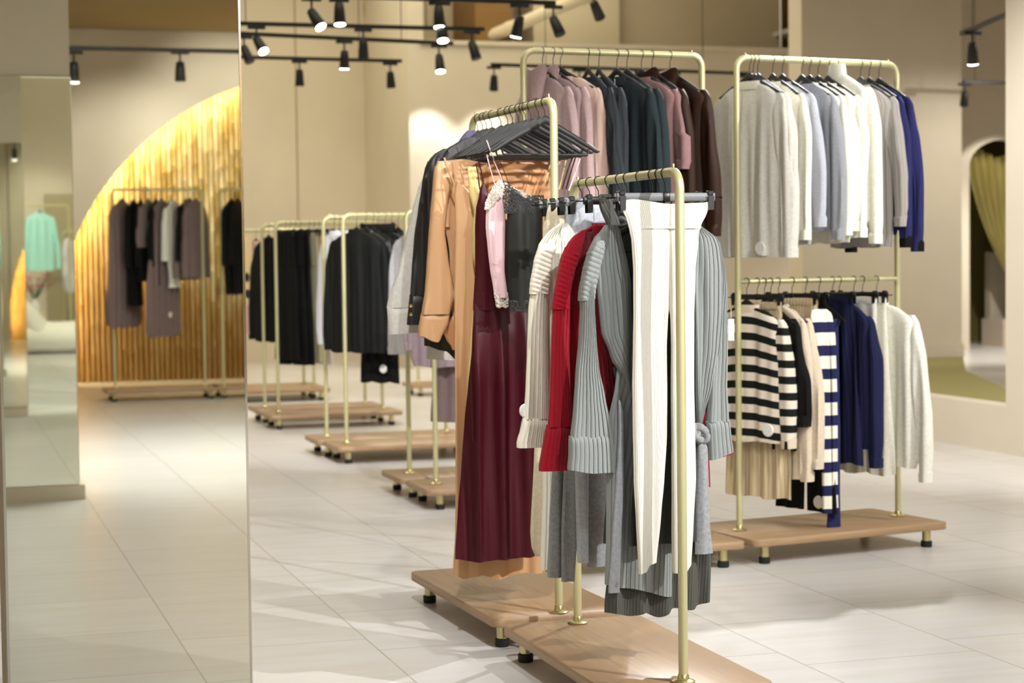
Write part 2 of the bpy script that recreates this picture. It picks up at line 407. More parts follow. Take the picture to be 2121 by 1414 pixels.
T3 = track((380, 119), (832, 130), 19.6, 19.7, 'black lighting track, the lowest of three, ending before the alcove corner')
T0 = track((560, -8), (1150, 11), 14.8, 15.0, 'black lighting track crossing the very top of the photo')
TB = track((1017, 137), (1560, 156), 20.0, 20.2, 'black lighting track running in front of the scalloped display wall')
TR = track((1992, 74), (2110, 24), 14.0, 13.0, 'black lighting track seen through the opening on the right')
TQ = track((1996, 172), (2110, 176), 19.6, 19.6, 'thin dark track beyond the opening above the curtained arch')
TN = track((1180, -22), (1300, -18), 15.4, 15.4, 'short track above the pipe, just past the top edge')
px_spot(T0, 645, 1, pi*.8, .65, 'lit spotlight pointing left at the top of the photo, left of the seam', 60, 80)
px_spot(T0, 702, 1, pi, .15, 'spotlight whose lens just dips into view at the top edge', stem=.03)
px_spot(T0, 908, 1, pi, .15, 'dark spotlight directly above the brightest lamp', stem=.03)
px_spot(T0, 913, 1, pi, .35, 'brightest spotlight, glowing face on, near the top centre', 70, 80, stem=.15)
px_spot(T0, 1076, 1, -.5, .3, 'spotlight at the top edge pointing down right of centre')
px_spot(T0, 1146, 0, 2.6, .5, 'spotlight hanging at the end of the top track by the pipe')
px_spot(TN, 1230, 0, .9, .7, 'spotlight leaning right near the diagonal pipe')
px_spot(T1, 531, 1, pi*.85, .7, 'lit spotlight tipped left beside the mirror edge', 60, 80)
px_spot(T2, 505, 0, 2.5, .5, 'spotlight partly hidden by the mirror edge')
px_spot(T1, 752, 0, .2, .1, 'dark spotlight in the middle of the upper track')
px_spot(T1, 977, 0, 2.5, .35, 'dark spotlight at the right end of the upper track')
px_spot(T2, 713, 1, 0, .1, 'spotlight in the middle of the middle track', 60, 90)
px_spot(T2, 909, 1, pi, .3, 'lit spotlight at the right end of the middle track', 80, 80)
px_spot(T3, 620, 0, .1, .1, 'dark spotlight nearest the seam on the lowest track', 70, 90)
px_spot(T3, 808, 0, .5, .2, 'dark spotlight ending the lowest track')
for (px, lab, tx, pw) in ((1023, 'dark spotlight on the wall track left of the gold rack', 885, 300), (1200, 'dark spotlight seen between the hangers of the charcoal clothes', 1010, 300),
                      (1395, 'dark spotlight hidden behind the brown hoodies on the wall track', 1235, 260), (1545, 'dark spotlight behind the knitwear rack top', 1500, 300)):
    px_spot(TB, px, 0, .2, .35, lab)
    tg = WY(tx, 345, YS); e = Vector((tg.x, YS-.42, 3.78))
    spot('wall_washer', e, (tg.x, YS-.40, 0), pw*.35, 88, .55, .03, (1, .97, .92))
spot('wall_washer', (3.5, 22.0, 3.5), (3.6, YB, 1.4), 60, 80, .9)
px_spot(TR, 2014, 1, .6, .35, 'large lit spotlight seen through the right opening')
px_spot(TQ, 1998, 0, .3, .3, 'small dark spotlight cut off by the opening edge')
# seen in the mirror
def vtrack():
    a = WY(100, 99, 17.0); b = WY(620, 106, 17.0)
    mb = MB(); mb.box(((a.x+b.x)/2, RY(17.0), a.z), (b.x-a.x, .036, .036)); o = mb.build('ceiling_track', M_BLACK, None, False)
    tag(o, 'black lighting track reflected in the mirror above the bamboo arch', 'lighting track')
    for px, lit, lab in ((152, 1, 'lit spotlight reflected at the left end of the mirrored track'), (372, 0, 'dark spotlight reflected in the mirror above the bamboo')):
        t, e, ax = spot_head(lit, pi, .25 if lit else .05); q = WY(px, 101, 17.0); t.location = (q.x, RY(17.0), q.z-.02)
        tag(t, lab, 'spotlight', 'track spotlights')
vtrack()

# ------------------------------------------------------------------ pipes and service duct above the display wall
t = empty('ceiling_duct', (0, 0, 0), label='round cream duct running diagonally across the recess above the display wall', cat='duct')
a = WY(1010, 78, YS+.5); b = WY(1420, -95, YS-1.6)
mb = MB(); mb.tube([a.lerp(b, i/8) for i in range(9)], .085, 16); mb.build('duct_pipe', M_WALLP, t)
mb = MB()
for f in (.12, .5): 
    q = a.lerp(b, f); d = (b-a).normalized()*.03; mb.tube([q-d, q+d], .095, 16)
mb.build('duct_collar', M_WALLP, t)
boxobj('beam_brown', (WY(985, 60, YS+.4).x, YS+.4, zt-.2), (WY(1060, 60, YS+.4).x, YS+1.5, ZC), M_BROWN, None, 'structure')
boxobj('beam_cream', (WY(1105, 60, YS+.7).x, YS+.7, zt-.2), (xa-.02, YS+1.5, ZC), M_WALLP, None, 'structure')
a = WY(757, -20, YB-.3); mb = MB()
pts = [WY(757+2*sin(i), -40+12*i, YB-.12) for i in range(10)]
pts += [WY(x, y, YB-.12) for x, y in ((768, 100), (766, 114), (752, 119), (743, 108), (746, 92))]
mb.tube(pts, .014, 8); o = mb.build('hanging_cable', mat('beige_cable', (.66, .58, .38), .6)); tag(o, 'loose beige cable looping down the alcove wall behind the tracks', 'cable')
mb = MB(); s0 = WY(1617, 30, YS+.3)
mb.tube([(s0.x, s0.y, zt), (s0.x, s0.y, ZC)], .02, 10); o = mb.build('shelf_rod', M_CHROME); tag(o, 'thin chrome rod rising beside the high brown panel', 'rod')
a = WY(1620, 62, YS+.6); b = WY(1672, 70, YS+.6)
o = boxobj('high_shelf', (a.x, YS+.2, a.z-.06), (b.x+.3, YS+1.19, a.z), M_TAG); tag(o, 'white shelf board against the high brown panel', 'shelf')

# ------------------------------------------------------------------ curtained arch and bits seen through the right opening
ya = 24.0
ax0 = WY(2008, 400, ya).x; axc = WY(2083, 400, ya).x; zs = WY(2030, 345, ya).z; zr = WY(2078, 288, ya).z
mb = MB(); R_ = axc-ax0; k = (zr-zs); 
arc = [(ax0, 0)]+[(axc-R_*cos(q*pi/24), zs+k*sin(q*pi/24)) for q in range(0, 25)]+[(axc+R_, 0)]
top = [(p[0], ya, ZC) for p in arc]; inn = [(p[0], ya, p[1]) for p in arc]; inn2 = [(p[0], ya+.3, p[1]) for p in arc]
mb.grid([[Vector(q) for q in top], [Vector(q) for q in inn], [Vector(q) for q in inn2]])
x_l = WY(1985, 400, ya).x-1.5
mb.add([(x_l, ya, 0), (ax0, ya, 0), (ax0, ya, ZC), (x_l, ya, ZC)], [(0, 1, 2, 3)])
mb.add([(axc+R_, ya, 0), (18.9, ya, 0), (18.9, ya, ZC), (axc+R_, ya, ZC)], [(0, 1, 2, 3)])
struct('wall_curtain_arch', mb, M_WALL)
M_OLIVE = mat('olive_wall_paint', (.55, .50, .27), .8, 'plaster')
boxobj('wall_olive', (ax0-1, ya+2.2, 0), (18.8, ya+2.3, ZC), M_OLIVE, None, 'structure')
# gathered curtain swept to the right
mb = MB(); rows = []
for i in range(25):
    t_ = i/24; r = []
    yl = 318+(560-318)*t_; xl = 2004+(2081-2004)*(t_**1.5); 
    xr = 2120
    for j in range(61):
        f = j/60; x = xl+(xr-xl)*f; y = yl - 8*sin(f*9)*(1-t_) + f*60*t_
        p = WY(x, y, ya+.5); r.append(p+Vector((0, .06*sin(f*44+2*t_)*(1-.4*t_), 0)))
    rows.append(r)
mb.grid(rows); o = mb.build('arch_curtain', mat('olive_gold_curtain', (.72, .67, .40), .75, 'cloth')); tag(o, 'olive gold curtain gathered to one side in the far archway', 'curtain')
o = boxobj('pale_pedestal', (WY(2048, 700, ya+1).x, ya+.6, 0), (WY(2048, 700, ya+1).x+1.6, ya+1.2, WY(2060, 662, ya+.6).z), mat('pale_pedestal_paint', (.85, .78, .70), .7)); tag(o, 'pale pink block standing under the curtain in the far archway', 'pedestal')
o = boxobj('column_arch', (WY(2044, 700, ya+1.4).x, ya+1.3, 0), (WY(2044, 700, ya+1.4).x+1.6, ya+1.45, WY(2044, 522, ya+1.4).z), M_WALL, None, 'structure')
spot('room_fill_spot', (12.4, 18.0, 3.5), (11.5, yw, 1.5), 160, 90, .8)  # unseen spot added to light the room behind the opening
spot('wall_washer', (WY(2062, 300, ya).x, ya-1.4, 3.6), (WY(2062, 300, ya).x, ya, 1.9), 110, 60, .25)
spot('room_fill_spot', (13.6, 21.6, 3.5), (13.5, 23, 0), 500, 100, .8)  # another added spot, brightening that room's floor
area('room_fill_area', (13, 12, 4.5), (5, 5), 330)  # unseen area light added as fill for the same room
# ------------------------------------------------------------------ clothes racks
def rack(A, B, H, lab, group=None, mid=None, ext=(.12, .12), depth=.52, feet=True):
    """A and B: post feet (x, y) on the board top; local x runs from A to B"""
    A = Vector((A[0], A[1])); B = Vector((B[0], B[1])); L = (B-A).length; c = (A+B)/2; rz = math.atan2(B.y-A.y, B.x-A.x)
    t = empty('clothes_rack', (c.x, c.y, 0), rz, label=lab, cat='clothes rack', group=group)
    h = L/2; mb = MB()
    x0, x1 = -h-ext[0], h+ext[1]
    mb.box(((x0+x1)/2, 0, .103), (x1-x0, depth, .034), .0)
    bd = MB(); cx = (x0+x1)/2; hx, hy, r = (x1-x0)/2, depth/2, .035
    rows = []
    for z, ins in ((.086, .002), (.088, 0), (.118, 0), (.12, .002)):
        q = []
        for sx, sy, a0 in ((1, 1, 0), (-1, 1, pi/2), (-1, -1, pi), (1, -1, 3*pi/2)):
            for k in range(5):
                a = a0+k*pi/8; q.append(Vector((cx+sx*(hx-r)+(r-ins)*cos(a), sy*(hy-r)+(r-ins)*sin(a), z)))
        rows.append(q)
    bd.grid(rows, True, cap=True); bd.build('base_board', M_BOARD, t)
    R = .055; pr = .0145; pts = [(-h, 0, .12)]
    pts += [(-h, 0, H-R)]+[(-h+R-R*cos(a), 0, H-R+R*sin(a)) for a in [k*pi/12 for k in range(1, 7)]]
    pts += [(h-R+R*sin(a), 0, H-R+R*cos(a)) for a in [k*pi/12 for k in range(0, 7)]]+[(h, 0, .12)]
    fr = MB(); fr.tube(pts, pr, 14); fr.build('rail_frame', M_BRASS, t)
    for s in (-1, 1):
        fl = MB(); fl.lathe((s*h, 0, .12), [(.034, 0), (.036, .002), (.036, .005), (.030, .008), (.019, .011), (.017, .022), (.0150, .026)], 24); fl.build('flange', M_BRASS2, t)
        pg = MB(); pg.lathe((s*(h-.05), 0, H+.012), [(.0045, 0), (.0045, .012), (.003, .014)], 10); pg.build('stop_screw', M_BRASS2, t)
    if mid:
        m_ = MB(); m_.tube([(-h, 0, mid), (h, 0, mid)], .0115, 12); m_.build('lower_rail', M_BRASS, t)
    if feet:
        for sx in (x0+.09, x1-.09):
            for sy in (-1, 1):
                ft = MB(); ft.lathe((sx, sy*(hy-.06), .03), [(.021, 0), (.021, .056)], 16); f_ = ft.build('foot', M_TAG if False else M_BRASS2, t)
                ft = MB(); ft.lathe((sx, sy*(hy-.06), 0), [(.025, 0), (.027, .006), (.027, .028), (.023, .031)], 16); ft.build('rubber_pad', M_RUBBER, f_)
    t['H'] = H
    return t, c, rz, L

# ------------------------------------------------------------------ hangers; origin = centre of the rail, local x along the hanger
def hook_mb(drop, lean=0.0, r=.0017):
    mb = MB(); R = .0163; pts = []
    for k in range(13):
        a = radians(-40)+k*radians(250)/12; pts.append((R*cos(a)*1.0, 0, R*sin(a)))
    e = pts[-1]
    pts += [(-R*.55, 0, -R*1.2), (-.002, 0, -R*1.9), (0, 0, -drop+.0)]
    mb.tube(pts, r, 6); return mb
def wood_hanger(m, drop=.085, half=.205, fall=.095, bar=True, name='clothes_hanger', notch=True):
    t = empty(name)
    mb = MB(); rows = []; n = 22
    for i in range(2*n+1):
        s = (i-n)/n; a = abs(s); x = s*half
        z = -drop-.008-fall*(.22*a+.78*(a**1.25 if a < 1 else 1)) + .012*math.exp(-(a/.14)**2)
        th = .0065-.001*a; hh = (.030-.012*a+.004*math.exp(-(a/.15)**2))*(1 if a < .94 else max(.25, 1-(a-.94)/.08))
        rows.append([Vector((x, th*cos(q), z-hh*.5+hh*.5*sin(q))) for q in [k*2*pi/10 for k in range(10)]])
    mb.grid(rows, True, cap=True); mb.build('hanger_arms', m, t)
    mb = hook_mb(drop+.012); mb.build('hook', M_WIRE, t)
    if bar:
        mb = MB(); zz = -drop-.008-fall*.86-.02
        mb.tube([(-half*.80, 0, zz+.010), (-half*.80+.006, 0, zz-.012), (half*.80-.006, 0, zz-.012), (half*.80, 0, zz+.010)], .0052, 8); mb.build('trouser_bar', m, t)
    return t
def clip_hanger(m, drop=.062, half=.155, clipx=.135, sides=1):
    t = empty('clip_hanger')
    mb = MB(); mb.box((0, 0, -drop-.012), (2*half, .011, .026), .003); mb.build('hanger_bar', m, t)
    mb = MB(); mb.box((0, 0, -drop-.012), (.024, .014, .030), .003); mb.build('centre_sleeve', M_BLACKP, t)
    hook_mb(drop).build('hook', M_WIRE, t)
    mb = MB(); mb.tube([(-half-.02, -.0, -drop-.014), (half+.022, 0, -drop-.014)], .0022, 6); mb.lathe((half+.022, 0, -drop-.0165), [(.004, 0), (.004, .005)], 8); mb.lathe((-half-.022, 0, -drop-.0165), [(.004, 0), (.004, .005)], 8)
    mb.build('slide_rod', M_WIRE, t)
    for s in (-1, 1):
        c = MB()
        for sy in (-1, 1):
            P = [(-.010, .008), (.010, .008), (.008, -.036), (-.008, -.036)]
            vs = []; 
            for (x, z) in P: vs.append((s*clipx+x, sy*(.010 if z > 0 else .0115), -drop-.016+z))
            for (x, z) in P: vs.append((s*clipx+x, sy*(.013 if z > 0 else .0145), -drop-.016+z))
            c.add(vs, [(0, 1, 2, 3), (7, 6, 5, 4), (0, 4, 5, 1), (1, 5, 6, 2), (2, 6, 7, 3), (3, 7, 4, 0)])
        c.box((s*clipx, 0, -drop+.000), (.019, .020, .016), .003)
        c.build('clip', M_BLACKP, t, False)
    return t

# ------------------------------------------------------------------ garments
def lerpc(ch, z):
    """ch: list of (z, x) with decreasing z"""
    if z >= ch[0][0]: return ch[0][1]
    for (a, b), (c, d) in zip(ch, ch[1:]):
        if z >= c:
            t = (a-z)/(a-c) if a != c else 0
            t = t*t*(3-2*t)*.35+t*.65
            return b+(d-b)*t
    return ch[-1][1]
def prof(p, f):
    if not p: return 0
    for (a, b), (c, d) in zip(p, p[1:]):
        if f <= c:
            t = (f-a)/(c-a) if c > a else 0; t = t*t*(3-2*t); return b+(d-b)*t
    return p[-1][1]
def panel(L, R, thick=.012, y0=0.0, folds=(), ribs=None, ns=None, nt=None, topp=None, botp=None, seed=0, hemwave=0, front_bulge=0, uoff=0, turn=0, ramp=.35, hr=None):
    """closed flattened tube hanging between the left chain L and the right chain R"""
    rnd = random.Random(seed)
    zt = max(L[0][0], R[0][0]); zb = min(L[-1][0], R[-1][0]); mb = MB()
    Wd = max(abs(lerpc(R, zt+(zb-zt)*k/20)-lerpc(L, zt+(zb-zt)*k/20)) for k in range(21))
    if ns is None: ns = max(10, min(60, int(Wd/.008)))
    if ribs: ns = max(ns, int(Wd/ribs[0]*8))
    if hr: nt = int((zt-zb)/hr[0]*8)
    if nt is None: nt = max(8, min(70, int((zt-zb)/.018)))
    ph = [(rnd.uniform(0, 6.28), rnd.uniform(-1, 1)) for _ in range(4)]
    rows = []; uvs = []
    F = list(range(ns+1)); ring = [(j/ns, -1) for j in F]+[(j/ns, 1) for j in reversed(F[1:-1])]
    for i in range(nt+1):
        t = i/nt; z = zt+(zb-zt)*t; xl = lerpc(L, z); xr = lerpc(R, z); row = []
        rp = min(1, (ramp*.3+t/ramp)) if ramp and ramp != 9 else 1
        for f, s in ring:
            x = xl+(xr-xl)*f
            e = (1-abs(2*f-1)**5)**.5 if 0 < f < 1 else 0
            T = thick*((.25+.75*min(1, t*6+.3)) if ramp != 9 else 1)*e + .0008
            dy = 0
            for k, (amp, wl, slant) in enumerate(folds):
                q, w = ph[k % 4]
                dy += amp*rp*sin(2*pi*(x/wl)+q+slant*(z-zt)+.6*w*sin(3*z+q))*(.7+.3*sin(5*z+q))
            dy += .003*sin(9*z+ph[0][0])
            if ribs: T += ribs[1]*(abs(sin(pi*f*Wd/ribs[0]))**.45 - .8)*(1 if e > .3 else 0)
            if hr: T += hr[1]*(abs(sin(pi*((z-zt)+hr[2]*f*Wd)/hr[0]))**.5 - .8)*(1 if e > .3 else .4)
            zz = z + (1-t)*prof(topp, f)+t**3*prof(botp, f)
            if hemwave and t > .8: zz += hemwave*sin(f*14+ph[1][0])*(t-.8)/.2
            row.append(Vector((x+turn*s*T*.0, y0+dy+s*T-front_bulge*e*sin(pi*min(1, t*1.1)), zz))); uvs.append((uoff+f*Wd, zt-zz-.045*min(1, (Wd/.4)**2)*(2*f-1)**2*(1-.5*t)))
        rows.append(row)
    mb.grid(rows, True, uv=uvs)
    return mb
SPH = {}
def security_tag(parent, loc, r=.031, ry=0):
    mb = MB(); mb.lathe((0, 0, 0), [(r*.3, -.006), (r*.9, -.005), (r, 0), (r*.9, .005), (r*.3, .007)], 20)
    o = mb.build('security_tag', M_TAG, parent); o.location = loc; o.rotation_euler = (pi/2, 0, ry); return o

def sweater(m, L=.60, sl=.52, half=.205, drop=.085, fall=.095, wide=.02, thick=.022, neck='crew', name='sweater', seed=0, cuffs=True, m2=None, sl_m=None, sl_out=.05, ribs=None, hood=False, tagp=None, open_=False, folds=None, swing=0.0):
    """upper garment on a hanger: body, two sleeves, collar"""
    rnd = random.Random(seed); t = empty(name)
    z0 = -drop-.004; zs = z0-fall*1.02; g = []
    nw = {'turtle': .055, 'v': .080}.get(neck, .072)
    zt = z0-.014 if neck == 'turtle' else z0-.034
    Lc = [(zt, -nw)]; 
    for a in (.5, .65, .8, .92, 1.0): Lc.append((z0-.002-fall*(.22*a+.78*a**1.25)*1.0+.010*(1-a), -half*a-.004))
    Lc.append((zs-.03, -half-.02)); Lc.append((zs-.10, -half-.012)); Lc.append((zs-.2, -half-.004-wide*.5)); zb = z0-L
    Lc.append((zb+.05, -half-wide)); Lc.append((zb, -half-wide*.6+.004))
    Rc = [(z, -x) for z, x in Lc]
    fo = folds or ((.013, .13+.03*rnd.random(), .4), (.005, .055, -1.0))
    top = {'crew': [(0, 0), (.3, 0), (.5, -.0), (.7, 0), (1, 0)], 'v': [(0, .01), (.5, -.03), (1, .01)]}.get(neck, [(0, .0), (1, .0)])
    b = panel(Lc, Rc, thick, 0, fo, ribs, seed=seed, topp=top, hemwave=.004)
    b.build('body', m, t)
    for s in (-1, 1):
        out = sl_out*rnd.uniform(.5, 1.1); wv = rnd.uniform(-.02, .02)
        zz = zs+.012; a = half+.012; w = .062
        Ls = [(zz, a-.060), (zz-.04, a-.062), (zz-.2, a-.045+out*.3), (zz-sl*.6, a-.040+out*.8+wv), (zz-sl*.88, a-.028+out+wv), (zz-sl, a-.02+out+wv)]
        Rs = [(zz, a-.005), (zz-.03, a+.022), (zz-.2, a+w*.75+out*.3), (zz-sl*.6, a+w*.7+out*.8+wv), (zz-sl*.85, a+w*.62+out+wv), (zz-sl, a+w*.45+out+wv)]
        if s < 0: Ls, Rs = [(z, -x) for z, x in Rs], [(z, -x) for z, x in Ls]
        sm = panel(Ls, Rs, thick*.95, -.012+rnd.uniform(-.006, .006), ((.006, .07, 2), (.004, .05, -2)), ribs, seed=seed+s+5, ns=16 if not ribs else None)
        o = sm.build('sleeve', sl_m or m, t)
        if cuffs:
            zc = zz-sl; Lk = [(zc+.055, lerpc(Ls, zc+.055)-.003), (zc, lerpc(Ls, zc)-.004)]; Rk = [(zc+.055, lerpc(Rs, zc+.055)+.003), (zc, lerpc(Rs, zc)+.004)]
            panel(Lk, Rk, thick*1.05, -.012, (), None, ns=14, nt=4, seed=1, ramp=0).build('cuff', m2 or m, o)
    # collar
    mb = MB(); rows = []; n = 20; hh = {'crew': .018, 'turtle': .055, 'v': .012, 'shirt': .03}.get(neck, .018)
    for k, (dr, dz) in enumerate(((0, -.022), (.002, -.008), (-.006, hh), (-.011, hh-.003), (-.009, -.01))):
        rows.append([Vector(((nw+.004+dr)*cos(q), (.026+dr*.6)*sin(q)-.002, zt-.004+dz-(.018 if neck != 'v' else .06)*max(0, -sin(q))*(1 if neck != 'turtle' else .3))) for q in [2*pi*j/n for j in range(n)]])
    mb.grid(rows, True); mb.build('collar', m2 or m, t)
    if hood:
        mb = MB(); rows = []
        for k in range(9):
            u = k/8; rr = .085*(1-.25*u)
            rows.append([Vector((rr*cos(q)*(1-.2*u), .030+.028*sin(q)+.010*u, z0+.012-.13*u-.02*abs(cos(q))*u+.012*sin(3*q))) for q in [2*pi*j/16 for j in range(16)]])
        mb.grid(rows, True, cap=True); mb.build('hood', m2 or m, t)
    if tagp: security_tag(t, (tagp[0], .046, z0-tagp[1]))
    return t
def bottoms(m, L=.9, half=.14, drop=.085, flare=.06, thick=.016, legs=True, name='trousers', seed=0, folds=None, tagp=None):
    t = empty(name); zt = -drop; zb = zt-L
    if legs:
        zc = zt-.28
        Lc = [(zt, -half), (zt-.06, -half-.006), (zc, -half-flare*.3)]; Rc = [(z, -x) for z, x in Lc]
        panel(Lc, Rc, thick, 0, folds or ((.005, .07, .3),), seed=seed).build('waist_panel', m, t)
        for s in (-1, 1):
            Ll = [(zc+.015, .002), (zc-.1, .004), (zb, .012)]; Rl = [(zc+.015, half+flare*.3), ((zc+zb)/2, half+flare*.5), (zb, half+flare)]
            if s < 0: Ll, Rl = [(z, -x) for z, x in Rl], [(z, -x) for z, x in Ll]
            panel(Ll, Rl, thick*1.1, 0, folds or ((.008, .09, .3),), seed=seed+s).build('trouser_leg', m, t)
    else:
        Lc = [(zt, -half), (zt-.05, -half-.004), (zb, -half-flare)]; Rc = [(z, -x) for z, x in Lc]
        panel(Lc, Rc, thick, 0, folds or ((.012, .075, .1),), seed=seed, hemwave=.006).build('skirt_panel', m, t)
        mb = panel([(zt+.004, -half-.003), (zt-.03, -half-.005)], [(zt+.004, half+.003), (zt-.03, half+.005)], thick*1.02, ns=20, nt=3, ramp=0); mb.build('waistband', m, t)
    if tagp: security_tag(t, (tagp[0], .042, zt-tagp[1]))
    return t

PROTO = {}
def get_hanger(kind):
    """a fresh hanger: the first of its kind is the prototype, the rest are copies"""
    if kind not in PROTO:
        mk = {'black': lambda: wood_hanger(M_CHAR), 'grey': lambda: wood_hanger(M_DGREY, drop=.068, half=.19), 'black_short': lambda: wood_hanger(M_CHAR, drop=.052, fall=.118, half=.212), 'black_long': lambda: wood_hanger(M_CHAR, drop=.118), 'clip': lambda: clip_hanger(M_STEELG), 'clipdark': lambda: clip_hanger(M_BLACKP)}
        PROTO[kind] = mk[kind](); return PROTO[kind]
    return copy_tree(PROTO[kind])
def hang(g, kind, pos, rz, glab, gcat, hlab, group=None, hrz=None, hgroup=None):
    if g:
        g.location = pos; g.rotation_euler = (0, 0, rz); tag(g, glab, gcat, group)
    if kind:
        h = get_hanger(kind); h.location = pos; h.rotation_euler = (0, 0, rz if hrz is None else hrz); tag(h, hlab, 'hanger', hgroup or 'hangers on the racks')
        return h
def rail_at(A, B, H, px, py=300):
    """point on the rail (between A and B, plan) lying under pixel column px"""
    A = Vector((A[0], A[1], H)); B = Vector((B[0], B[1], H))
    lo, hi = 0.0, 1.0
    def X(t):
        p = CAM_M.transposed() @ (A.lerp(B, t)-CAM_P); return 1060.5+F_PX*p.x/-p.z
    s = 1 if X(1) > X(0) else -1
    t = (px-X(0))/(X(1)-X(0))
    for _ in range(8): t += (px-X(t))/((X(t+.01)-X(t))/.01)
    t = max(.03, min(.97, t))
    return A.lerp(B, t)
class Traced:
    """a hanging garment whose outline is laid out on its own vertical plane through the rail point"""
    def __init__(s, name, pos, rz):
        s.t = empty(name, pos, rz); s.pos = Vector(pos); s.rz = rz; s.M = Matrix.Rotation(-rz, 3, 'Z')
    def loc(s, px, py, y=0):
        d = s.M @ ray(px, py); o = s.M @ (CAM_P-s.pos); k = (y-o.y)/d.y; p = o+d*k; return (p.z, p.x)
    def chain(s, pts, y=0): return [s.loc(x, yy, y) for yy, x in pts]
    def part(s, name, m, Lp, Rp, y=0, parent=None, bot=None, top=None, **k):
        L = s.chain(Lp, y); R = s.chain(Rp, y); sc = abs(s.pos.y if False else (s.pos-CAM_P).length)/F_PX
        if bot: k['botp'] = [(f, -dy*sc) for f, dy in bot]
        if top: k['topp'] = [(f, -dy*sc) for f, dy in top]
        mb = panel(L, R, y0=y, **k); return mb.build(name, m, parent or s.t)
    def strap(s, pts, m, r=.0022, y=0, name='strap'):
        mb = MB(); q = [s.loc(x, yy, y) for x, yy in pts]; mb.tube([(a[1], y, a[0]) for a in q], r, 6); return mb.build(name, m, s.t)
# ------------------------------------------------------------------ fabrics
def C(name, rgb, rough=.85, kind='cloth', **k): return mat(name, rgb, rough, kind, **k)
K_GREIGE = C('greige_knit', (.845, .835, .80)); K_GREIGE2 = C('oatmeal_knit', (.845, .83, .79)); K_CREAM = C('cream_knit', (.93, .915, .85)); K_IVORY = C('ivory_knit', (.955, .95, .90))
K_LBLUE = C('pale_blue_grey_knit', (.74, .755, .80)); K_GREY = C('mid_grey_knit', (.60, .61, .63)); K_GREYRIB = C('grey_rib_knit', (.63, .61, .59), .9, 'rib', period=.022)
K_NAVY = C('royal_navy_knit', (.165, .17, .36), .9, 'rib', period=.03); K_NAVY2 = C('navy_knit', (.13, .14, .275), .9, 'rib', period=.02); K_BLACK = C('black_knit', (.06, .06, .058)); K_BEIGE = C('beige_knit', (.86, .80, .71), .9)
K_BEIGERIB = C('beige_rib_knit', (.83, .755, .61), .9, 'rib', period=.018); K_STRB = C('cream_black_stripe', (.89, .85, .78), .9, 'stripe', pitch=.075, duty=.52, rgb2=(.09, .10, .10), below=.62)
K_STRN = C('white_navy_stripe', (.93, .92, .86), .9, 'stripe', pitch=.11, duty=.55, rgb2=(.14, .15, .30))
K_CHARK = C('charcoal_rib', (.21, .23, .245), .9, 'rib', period=.016); K_TEAL = C('dark_slate_knit', (.18, .22, .235), .9); K_PINKH = C('dusty_pink_jersey', (.72, .62, .62), .8); K_PALEP = C('pale_pink_satin', (.86, .75, .70), .42, 'satin')
K_MAUVE = C('mauve_velour', (.60, .46, .46), .6); K_BROWN = C('dark_brown_velour', (.20, .115, .075), .55); K_BLK2 = C('black_shirt_cotton', (.07, .075, .068), .7); K_BLKL = C('black_leatherette', (.07, .072, .068), .4, 'satin')
K_WSHIRT = C('white_shirting', (.90, .90, .93), .75); K_TAUPE = C('taupe_mauve_jersey', (.50, .425, .42), .85); K_MAUVE2 = C('lilac_grey_jersey', (.64, .56, .59), .8); K_SAGE = C('sage_beige', (.66, .64, .52), .85); K_TAN = C('tan_cotton', (.72, .61, .46), .85)
K_PINKW = C('pale_pink_cotton', (.83, .70, .64), .85); K_MINT = C('mint_satin', (.70, .92, .88), .6); K_MAG = C('magenta_lining', (.75, .10, .40), .6)

# ------------------------------------------------------------------ racks along the aisle
F_A, F_B, F_H = (2.150, 6.275), (2.150, 5.288), 1.672
G_A, G_B, G_H = (2.120, 7.46), (2.151, 6.488), 1.985
R_A, R_B, R_H = (3.597, 8.132), (4.519, 8.295), 2.336
B_A, B_B, B_H = (2.52, 8.02), (3.40, 8.08), 2.335
R_MID = WY(1535, 583, 8.132).z
rack(F_A, F_B, F_H, 'low gold rack closest to the camera, white knit trousers hanging at its near end', ext=(.075, .10))
rack(G_A, G_B, G_H, 'taller gold rack behind the front one, holding the satin dresses', ext=(.12, .03))
rack(R_A, R_B, R_H, 'gold two-level rack on the right, knitwear on both of its rails', mid=R_MID, ext=(.115, .07), depth=.60)
rack(B_A, B_B, B_H, 'tall gold rack at centre back, charcoal and brown tops on it', ext=(.12, .07), depth=.56)
lw = (.075, .10)
RK = {}
for key, x0, y, h, lab in (('L4b', 2.728, 10.454, 1.70, 'low gold rack half hidden behind the peach shirt, front one of its pair'), ('L4a', 2.715, 11.035, 1.706, 'low gold rack behind the peach shirt, rear one of its pair'),
                          ('L3b', 2.748, 13.01, 1.728, 'gold rack carrying the black shirts'), ('L3a', 2.711, 13.531, 1.724, 'gold rack carrying the white shirts'),
                          ('L2b', 2.762, 15.843, 1.733, 'gold rack carrying the bundle of black trousers'), ('L2a', 2.761, 16.521, 1.726, 'gold rack carrying the black coat'),
                          ('L1b', 2.76, 18.9, 1.72, 'gold rack next to the mirror edge with the dotted cream scarf'), ('L1a', 2.76, 19.45, 1.72, 'gold rack right behind the dotted cream scarf'), ('L0', 2.5, 22.6, 1.72, 'farthest low rack, only its wooden base seen near the mirror edge')):
    A, B = (x0, y), (x0+.905, y); rack(A, B, h, lab); RK[key] = (A, B, h)
q = W(905, 792, .12); A = (q.x-.2, q.y); B = (q.x+.7, q.y); RK['far'] = (A, B, 1.72); rack(A, B, 1.72, 'distant rack between the black shirts and the lilac sweater, low base in shade')

